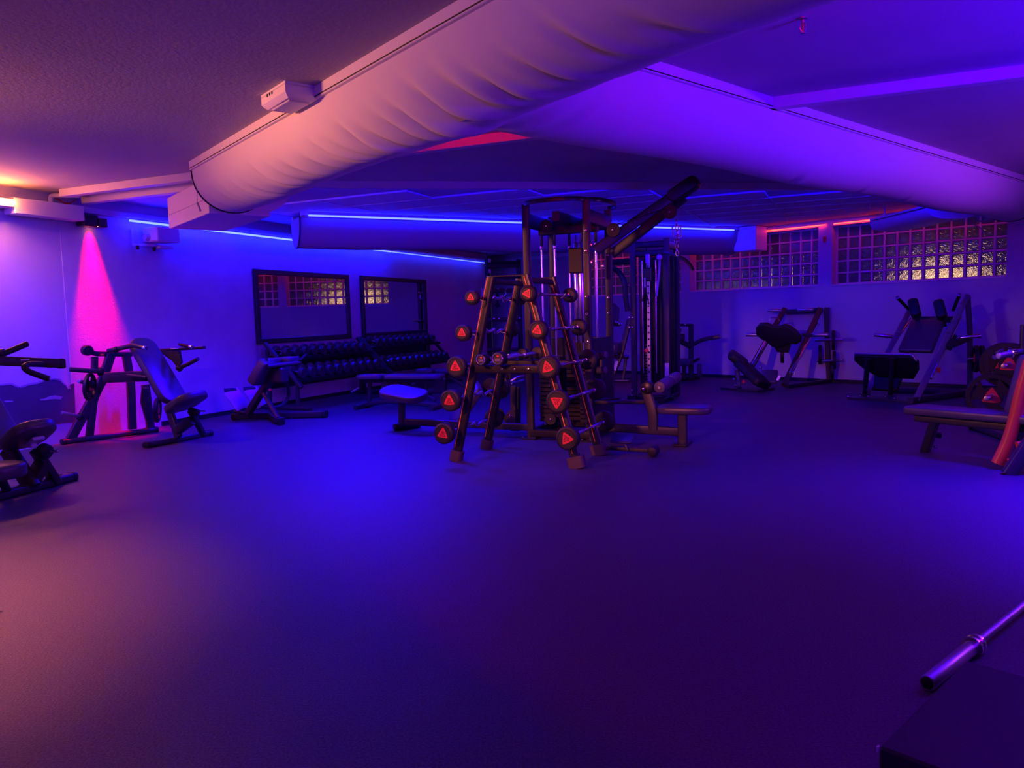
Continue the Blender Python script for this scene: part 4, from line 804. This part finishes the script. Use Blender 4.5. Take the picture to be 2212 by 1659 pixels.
MB().tube([D(1091, 628, y - .2), D(1093, 634, y - .2), D(1090, 640, y - .2)], .02, 8).to('chrome_hook', 'chrome', ar)
# ================================================================ FAR MACHINE by the window wall
y = 14.3; fm = thing('row_machine', 'dark upright lever machine by the window wall right of the cable column', 'gym machine', F(1492, 820))
MB().bar([D(1493, 818, y), D(1493, 700, y)], .09, .07, E1, .014).to('post', 'steel2', fm); MB().bar([D(1494, 702, y), D(1464, 702, y - .1)], .05, .05, Z, .012).to('top_bar', 'steel2', fm)
for px in (1467, 1480): MB().cyl(D(px, 701, y - .14), D(px, 701, y - .2), .016, 10).to('peg', 'chrome', fm)
MB().bar([D(1497, 744, y), D(1518, 733, y - .1), D(1555, 727, y - .2)], .06, .075, Z, .016, .1).to('lever_arm', 'steel2', fm); MB().bar([D(1491, 748, y), D(1470, 737, y - .1), D(1455, 733, y - .15)], .06, .09, Z, .016, .1).to('lever_arm', 'steel2', fm)
MB().box(D(1472, 728, y - .1), (.12, .1, .12), None, .02).to('bracket', 'steel2', fm); MB().pad(D(1457, 722, y - .15), V((.3, 0, .9)), V((-.9, -.3, .3)), .28, .3, .08, .06, .02).to('chest_pad', 'vinyl', fm); MB().box(D(1453, 708, y - .2), (.09, .02, .02), None, .005).to('sticker', 'red', fm)
MB().lathe(D(1455, 792, y), V((.8, -.6, 0)), [(0, .06), (0, .15), (.05, .15), (.05, .06)], 24).to('cam_wheel', 'rubber', fm); MB().cyl(D(1459, 787, y - .2), D(1459, 787, y - .24), .02, 10).to('bolt', 'chrome', fm)
MB().pad(D(1474, 782, y), E2, Z, .40, .36, .12, .08, .03).to('seat', 'vinyl', fm); MB().bar([D(1478, 790, y), D(1478, 818, y)], .07, .06, E1, .012).to('seat_post', 'steel2', fm)
MB().bar([F(1452, 824) + Z*.04, F(1508, 819) + Z*.04], .10, .08, Z, .014).to('base_beam', 'steel2', fm); MB().bar([D(1498, 781, y), D(1510, 775, y - .1)], .06, .05, Z, .012).to('lower_arm', 'steel2', fm); MB().pad(D(1511, 801, y - .1), Z, E2, .26, .14, .07, .05, .02).to('foot_pad', 'vinyl', fm)
# ================================================================ LEG PRESS by the window wall
j0, j1, j2, j3 = F(1556, 841), F(1636, 848), F(1702, 836), F(1640, 827)
lgp = thing('leg_press', 'dark leg press with a broad lobed foot plate, left of the hack squat', 'gym machine', (j0 + j1 + j2)/3)
MB().prism([j0 + Z*.003, j1 + Z*.003, j1 + (j2 - j1)*.55 + Z*.003, j0 + (j2 - j1)*.55 + Z*.003], Z*.03).to('base_plate', 'steel2', lgp)
MB().bar([F(1700, 838) + Z*.03, F(1795, 826) + Z*.03], .08, .06, Z, .012).to('base_beam', 'steel2', lgp)
yF, yR = 12.3, 13.3
def lrail(name, p0, p1, w=.09): return MB().bar([D(*p0), D(*p1)], w, .07, E1, .014).to(name, 'steel2', lgp)
lrail('sled_rail', (1694, 832, yF - .2), (1772, 668, yR)); lrail('sled_rail', (1612, 812, 12.9), (1695, 668, 13.9))
for p0, p1 in (((1707, 806, yF - .1), (1767, 699, yR - .2)), ((1625, 790, 12.8), (1664, 720, 13.3))): MB().cyl(D(*p0), D(*p1), .028, 12).to('guide_rod', 'chrome', lgp)
MB().bar([D(1786, 664, yR), D(1786, 720, yR), F(1791, 826)], .08, .07, E1, .012).to('rear_post', 'steel2', lgp)
MB().bar([D(1700, 674, 13.7), D(1775, 670, yR)], .07, .09, Z, .012).to('top_beam', 'steel2', lgp)
for a, b in (((1688, 671, 13.6), (1658, 671, 13.7)), ((1723, 670, 13.4), (1757, 669, 13.2))): MB().cyl(D(*a), D(*b), .03, 12).to('plate_horn', 'satin', lgp)
for a, b in (((1640, 723, 12.9), (1611, 723, 13.0)), ((1752, 724, 12.7), (1790, 723, 12.5))): MB().cyl(D(*a), D(*b), .032, 12).to('plate_horn', 'satin', lgp)
lc_ = D(1683, 720, 12.65); lx = (D(1732, 722, 12.45) - D(1634, 718, 12.85)).normalized(); ln = (V((-.45, -.75, .0)) - Z*.35).normalized(); ly = ln.cross(lx).normalized(); ly = ly if ly.z > 0 else -ly
pts = [(.36, -.05), (.30, .04), (.20, .13), (.10, .17), (.0, .13), (-.08, .13), (-.18, .18), (-.30, .17), (-.37, .09), (-.37, -.02), (-.30, -.10), (-.20, -.15), (-.12, -.24), (.02, -.24), (.12, -.17), (.28, -.17), (.35, -.12)][::-1]
lx2 = lx; out = pts if (lx.cross(ly)).dot(ln) > 0 else pts[::-1]
MB().soft(lc_, lx, ly, lx.cross(ly), pts[::-1], .10, .03).to('foot_plate', 'rubber', lgp)
MB().prism([lc_ - ly*.1 + lx*x - ln*.07 + ly*z for x, z in ((-.2, 0), (.2, 0), (.12, -.28), (-.06, -.28))], -ln*.12).to('sled', 'steel2', lgp)
MB().tube([D(1662, 693, 12.8), D(1664, 686, 12.8), D(1680, 686, 12.8), D(1684, 694, 12.8)], .014, 8).to('top_hoop', 'satin', lgp)
MB().bar([D(1733, 723, 12.6), D(1754, 725, 12.6)], .06, .05, Z, .012).to('horn_beam', 'steel2', lgp)
u = (D(1648, 830, 12.15) - D(1602, 786, 12.55)); MB().pad(D(1625, 808, 12.35), u, V((.5, -.3, .75)), .62, .40, .13, .08, .035).to('back_pad', 'rubber', lgp)
MB().pad(D(1594, 776, 12.55), V((.75, -.1, -.55)), V((.5, -.3, .75)), .34, .32, .13, .08, .035).to('head_pad', 'rubber', lgp)
MB().pad(D(1661, 814, 12.4), E2, Z*.75 - E2*.35 - E1*.4, .26, .36, .05, .03, .012).to('seat_plate', 'vinyl', lgp)
MB().bar([D(1592, 800, 12.5), D(1597, 838, 12.4)], .07, .06, E1, .012).to('pad_post', 'steel2', lgp)
for (px, py) in ((1588, 820), (1591, 833), (1702, 827), (1644, 794)): MB().cyl(D(px, py, 12.2), D(px, py, 12.2) + V((-.03, -.03, .01)), .02, 8).to('bolt', 'chrome', lgp)
MB().cyl(D(1604, 824, 12.1), D(1608, 825, 12.1), .03, 12).to('pin_knob', 'red', lgp); MB().bar([D(1679, 822, 12.2), D(1685, 812, 12.2)], .05, .03, E1, .008).to('stop', 'satin', lgp); MB().tube([D(1711, 806, 12.2), D(1716, 801, 12.2), D(1716, 808, 12.2)], .015, 8).to('stop_hook', 'satin', lgp)
for (px, py, yy, r_, lb) in ((1690, 764, 13.0, .16, 'small dark plate between the rails of the leg press'), (1771, 766, 13.4, .17, 'dark plate leaning left of the storage horns behind the leg press'), (1800, 735, 13.2, .17, 'labelled plate on the upper storage horn behind the leg press'), (1802, 778, 13.1, .155, 'labelled plate on the lower storage horn behind the leg press'), (1798, 800, 13.1, .155, 'lowest dark plate under the storage horns behind the leg press')):
    pl_ = D(px, py, yy); grip_plate(pl_, V((.93, -.37, 0)), r_, lb, 20, .05)
for p0, p1 in (((1760, 735, 13.35), (1822, 732, 13.1)), ((1765, 780, 13.35), (1820, 778, 13.05))): MB().cyl(D(*p0), D(*p1), .025, 10).to('storage_horn', 'satin', lgp)
# ================================================================ HACK SQUAT
k0, k1, k2 = F(1830, 863), F(1966, 872), F(2096, 853)
hk_ = thing('hack_squat', 'tall hack squat sled with shoulder pads, in front of the right window', 'gym machine', (k0 + k1 + k2)/3)
kd = (k1 - k0).normalized(); kn = V((kd.y, -kd.x, 0)); kn = kn if kn.y > 0 else -kn
MB().prism([k0 + Z*.003, k1 + Z*.003, k1 + kn*.55 + Z*.003, k0 + kn*.55 + Z*.003], Z*.03).to('base_plate', 'steel2', hk_)
MB().bar([k1 + Z*.04, F(2092, 853) + Z*.04], .08, .08, Z, .012).to('base_beam', 'steel2', hk_); MB().bar([k0 + kn*1.2 + Z*.04 + kd*.1, F(2092, 853) + Z*.04], .08, .08, Z, .012).to('base_beam', 'steel2', hk_)
MB().bar([D(1977, 866, 10.2), D(2089, 640, 11.1)], .075, .09, E1, .014).to('sled_rail', 'greyframe', hk_); MB().bar([D(1874, 845, 10.95), D(1966, 668, 11.75)], .075, .09, E1, .014).to('sled_rail', 'greyframe', hk_)
for p0, p1 in (((2010, 818, 10.35), (2076, 684, 10.9)), ((1890, 800, 11.1), (1968, 688, 11.7))): MB().cyl(D(*p0), D(*p1), .022, 12).to('guide_rod', 'chrome', hk_)
MB().bar([D(2090, 640, 11.15), D(2095, 720, 11.1), F(2095, 855)], .07, .09, E1, .014).to('rear_post', 'steel2', hk_)
MB().bar([D(1972, 690, 11.6), D(2066, 690, 11.2)], .06, .09, Z, .014).to('cross_beam', 'steel2', hk_)
bA, bB = D(2005, 693, 11.3), D(1976, 760, 10.95); ux = (bB - bA).normalized(); wd = (D(2037, 694, 11.15) - D(1973, 693, 11.45)).normalized()
MB().pad((bA + bB)/2, ux, ux.cross(wd) if ux.cross(wd).y < 0 else -ux.cross(wd), (bB - bA).length, .46, .07, .03, .02).to('back_pad', 'vinyl', hk_)
for (p, q_) in (((1971, 648, 11.45), (1980, 684, 11.3)), ((2026, 650, 11.2), (2036, 688, 11.05))):
    MB().pad((D(*p) + D(*q_))/2, D(*q_) - D(*p), V((-.5, -.8, .3)), .30, .14, .13, .05, .03).to('shoulder_pad', 'rubber', hk_); MB().bar([D(q_[0], q_[1] - 4, q_[2] + .05), D(q_[0] + 4, q_[1] + 16, q_[2] + .1)], .06, .06, E1, .012).to('pad_post', 'steel2', hk_)
MB().tube([D(1939, 644, 11.3), D(1963, 668, 11.5)], .024, 10).to('handle', 'rubber', hk_); MB().tube([D(2072, 638, 10.9), D(2059, 670, 11.1)], .024, 10).to('handle', 'rubber', hk_)
for p in ((1939, 644, 11.3), (2072, 638, 10.9)): MB().cyl(D(*p), D(*p) + V((-.012, -.02, .012)), .026, 10).to('chrome_end', 'chrome', hk_)
for a, b in (((1928, 727, 11.3), (1888, 723, 11.4)), ((2074, 730, 10.75), (2120, 725, 10.6))): MB().cyl(D(*a), D(*b), .027, 12).to('plate_horn', 'chrome', hk_)
MB().bar([D(2056, 745, 10.7), D(2090, 730, 10.8)], .08, .08, Z, .014).to('carriage', 'steel2', hk_); MB().bar([D(2060, 725, 10.75), D(2048, 752, 10.6)], .10, .06, E1, .014).to('carriage', 'steel2', hk_)
for (px, py, yy) in ((1938, 718, 11.25), (1950, 695, 11.4), (2046, 718, 10.55), (2058, 693, 10.7)): MB().bar([D(px - 4, py, yy), D(px + 5, py, yy)], .03, .02, Z, .004).to('stop', 'satin', hk_)
MB().box(D(2027, 799, 10.3), (.05, .05, .07), None, .008).to('lock_tag', 'red', hk_)
fA = D(1908, 768, 10.45); fx_ = (D(1972, 768, 10.1) - D(1844, 765, 10.8)).normalized(); fn = (V((.45, .6, .62))).normalized(); fn = (fn - fx_*fn.dot(fx_)).normalized(); fy = fn.cross(fx_).normalized(); fy = fy if fy.z < 0 else -fy
MB().soft(fA + fy*.20, fx_, fy, fx_.cross(fy), [(-.42, -.20), (.40, -.20), (.45, -.1), (.40, .06), (.28, .22), (-.22, .22), (-.38, .06), (-.46, -.1)], .05, .015).to('foot_plate', 'rubber', hk_)
MB().tube([fA - fx_*.42 + Z*.02, fA + fx_*.40 + Z*.02, fA + fx_*.46 - Z*.06], .018, 8, .04).to('plate_rim', 'satin', hk_)
for a, b in (((1874, 776, 10.62), (1868, 857)), ((1928, 776, 10.32), (1923, 860))):
    p = D(*a); fpt = F(*b); MB().tube([p, V((fpt.x, fpt.y, .03))], .034, 12).to('plate_leg', 'steel2', hk_); MB().cyl(V((fpt.x, fpt.y, .03)), V((fpt.x, fpt.y, .045)), .075, 14).to('flange', 'steel2', hk_); MB().cyl(p, p + Z*.012, .06, 14).to('flange', 'steel2', hk_)
MB().pad(D(1918, 815, 10.9), fx_, V((.3, -.9, .2)), .42, .45, .05, .05, .015).to('kick_plate', 'rubber', hk_)
for px, py in ((1832, 858), (1858, 857), (1875, 857), (1912, 858), (1932, 862), (1961, 866), (1990, 855)): p = F(px, py, .03); MB().cyl(p, p + Z*.018, .014, 8).to('bolt', 'chrome', hk_)
for off, lb in ((0, 'inner of the two plates on the right horn of the hack squat'), (.07, 'outer of the two plates on the right horn of the hack squat, red label showing')): grip_plate(D(2108, 775, 10.75) + V((.93, -.37, 0))*off, V((.93, -.37, 0)), .19, lb, 40, .045)
MB().cyl(D(2092, 776, 10.9), D(2136, 773, 10.55), .022, 10).to('storage_horn', 'chrome', hk_)
# ================================================================ BENCH PRESS STATION at the right edge
bs = thing('bench_press', 'bench press station with stored plates, cut by the right edge', 'gym machine', F(2190, 940))
y0 = 6.75
a, b = D(1968, 880, 6.75), D(2290, 906, 5.75); d = (b - a).normalized()
a.z = b.z = .395
MB().pad((a + b)/2, d, Z, (b - a).length, .30, .07, .05, .02).to('bench_pad', 'vinyl', bs)
MB().bar([a + d*.06 - Z*.075, b - Z*.075], .10, .07, Z, .014).to('bench_frame', 'steel2', bs)
lf = F(1991, 976); MB().bar([V((lf.x + .03, lf.y - .0, .0)) , a + d*.22 - Z*.09], .08, .07, d, .014).to('front_leg', 'steel2', bs); MB().box(V((lf.x + .1, lf.y - .08, .16)), (.04, .06, .05), None, .008).to('latch', 'steel', bs); MB().cyl(V((lf.x + .06, lf.y - .1, .06)), V((lf.x + .06, lf.y - .13, .06)), .014, 8).to('bolt', 'chrome', bs)
u0 = F(2190, 930); 
u0 = V((4.62, 6.9, 0))
MB().bar([u0 + Z*.02, u0 + Z*1.10], .08, .07, E1, .014).to('upright', 'steel2', bs); MB().bar([u0 + V((.35, -.95, .02)), u0 + V((.35, -.95, 1.1))], .08, .07, E1, .014).to('upright', 'steel2', bs)
MB().bar([F(2104, 928) + Z*.04, F(2104, 928) + Z*.04 + (u0 - F(2104, 928)).normalized()*1.1], .07, .07, Z, .014).to('foot_beam', 'steel2', bs)
cz = F(2103, 928); MB().cyl(cz + Z*.05 - V((.05, .0, 0)), cz + Z*.05 + V((.05, -.03, 0)), .05, 14).to('foot_roller', 'rubber', bs)
pax = V((-.72, -.69, .0)).normalized()
c1, c2 = D(2143, 857, 7.0), D(2180, 788, 7.0)
for c, r_, ro, lb in ((c1, .215, 20, 'large grip plate with a magenta label behind the right edge bench'), (c2, .20, 70, 'grip plate stored just under the racked barbell at the right edge')):
    grip_plate(c, V((-.62, -.78, .0)), r_, lb, ro, .06)
    MB().cyl(c + V((.62, .78, 0))*.2, c - V((.62, .78, 0))*.16 + V((-.03, 0, 0)), .024, 14).to('plate_horn', 'satin', bs)
grip_plate(c2 + V((.15, .3, -.02)), V((-.62, -.78, .0)), .21, 'rear grip plate half hidden under the racked barbell at the right edge', 0, .05)
MB().soft(V((4.22, 6.15, .80)), E2, Z, E2.cross(Z), rrect(.16, .66, .05, 4), .10, .03).to('side_guard', 'steel', bs)
bb = thing('barbell', 'steel barbell with a thick round sleeve end, racked at the right edge', 'barbell', D(2180, 762, 6.3))
e0, e1 = D(2156, 769, 6.15), D(2330, 738, 6.35); dd = (e1 - e0).normalized()
MB().cyl(e0, e0 + dd*.42, .0265, 20, .003).to('sleeve', 'satin', bb); MB().cyl(e0 - dd*.002, e0 + dd*.004, .020, 20).to('sleeve_cap', 'alu', bb); MB().lathe(e0 + dd*.12, dd, [(0, .027), (.004, .036), (.05, .036), (.054, .027)], 20).to('spring_collar', 'chrome', bb); MB().cyl(e0 + dd*.42, e0 + dd*1.5, .014, 12).to('shaft', 'knurl', bb)
MB().bar([e0 + dd*.62 - Z*.02, e0 + dd*.62 - Z*.30], .06, .05, dd, .01).to('bar_rest', 'steel2', bs)
# orange legged machine at the right edge
om = thing('orange_machine', 'machine with a bent orange tube leg, cut by the right edge', 'gym machine', F(2195, 1010))
o0 = F(2153, 999); o0.z = .012
MB().tube([D(2155, 1001, 5.95), D(2176, 960, 5.92), D(2193, 905, 5.9), D(2205, 850, 5.88), D(2225, 780, 5.85)], .047, 18, .18).to('orange_leg', 'orangepaint', om)
MB().bar([D(2178, 1026, 5.75), D(2212, 975, 5.72), D(2260, 905, 5.7)], .10, .09, E1, .02).to('rear_leg', 'steel2', om); MB().bar([D(2197, 962, 5.82), D(2235, 955, 5.8)], .06, .05, Z, .01).to('orange_brace', 'orangepaint', om)
MB().tube([D(2176, 994, 5.86), D(2186, 994, 5.84), D(2196, 975, 5.84)], .014, 8, .03).to('foot_hook', 'orangepaint', om)
MB().pad(D(2215, 835, 6.0), Z*.97 + E2*.2, V((-.9, -.4, .1)), .50, .20, .10, .06, .03).to('side_pad', 'vinyl', om)
# ================================================================ LIFTING MAT AND BARBELL lower right
m0, m1, m2 = F(1898, 1612, .10), F(2086, 1425, .10), F(2300, 1485, .10); ms = (m0 - m1).normalized(); mt_ = (m2 - m1); mt_ = (mt_ - ms*mt_.dot(ms)).normalized()
mc = m1 + ms*.5*((m0 - m1).length) + mt_*.45
mo = MB().box(V((mc.x, mc.y, .05)), ((m0 - m1).length, .9, .1), (ms, mt_, Z), .008).to('mat_block', 'mat'); solo(mo, 'thick black mat block in the lower right corner', 'mat')
MB().box(F(1897, 1618, .095), (.012, .006, .016), (ms, mt_, Z)).to('corner_clip', 'alu', mo)
e0, e1 = F(2003, 1476, .028), F(2112, 1388, .028); dd = (e1 - e0).normalized(); ol = thing('barbell', 'long steel barbell lying on the floor in the lower right corner', 'barbell', e0 + dd*.9 - Z*.028)
MB().lathe(e0, dd, [(0, .019), (-.0, .021), (0, .025), (.004, .0265), (.40, .0265), (.41, .02)], 28).to('sleeve', 'satin', ol); MB().cyl(e0 - dd*.0005, e0 + dd*.004, .0205, 24, .0005).to('sleeve_cap', 'ink', ol)
MB().lathe(e0 + dd*.40, dd, [(0, .024), (.003, .0375), (.018, .0375), (.021, .031), (.034, .031), (.037, .0375), (.052, .0375), (.055, .02)], 28).to('collar', 'chrome', ol)
MB().cyl(e0 + dd*.455, e0 + dd*1.8, .0145, 16).to('shaft', 'knurl', ol); MB().cyl(e0 + dd*.68, e0 + dd*.685, .0155, 16).cyl(e0 + dd*.80, e0 + dd*.803, .0155, 16).to('ring_mark', 'satin', ol)
# bar tip reaching in at the left edge
tp = D(-4, 1309, 3.45); sb = thing('floor_bar', 'round black bar end just entering at the left edge above the floor', 'bar', V((tp.x - .4, tp.y, 0)))
MB().cyl(tp, tp - V((.8, .05, 0)), .0165, 14).to('bar', 'rubber', sb); MB().cyl(tp + V((-.25, -.015, 0)), tp + V((-.31, -.02, 0)), tp.z - .001, 24).to('disc', 'rubber', sb); MB().cyl(tp + V((-.65, -.04, 0)), tp + V((-.71, -.045, 0)), tp.z - .001, 24).to('disc', 'rubber', sb)
solo(rbox(2.45, 2.50, .0, .02, 2.42, 2.52, None, .003).to('wall_switch', 'red'), 'small red box on the pillar between the two right windows', 'switch')
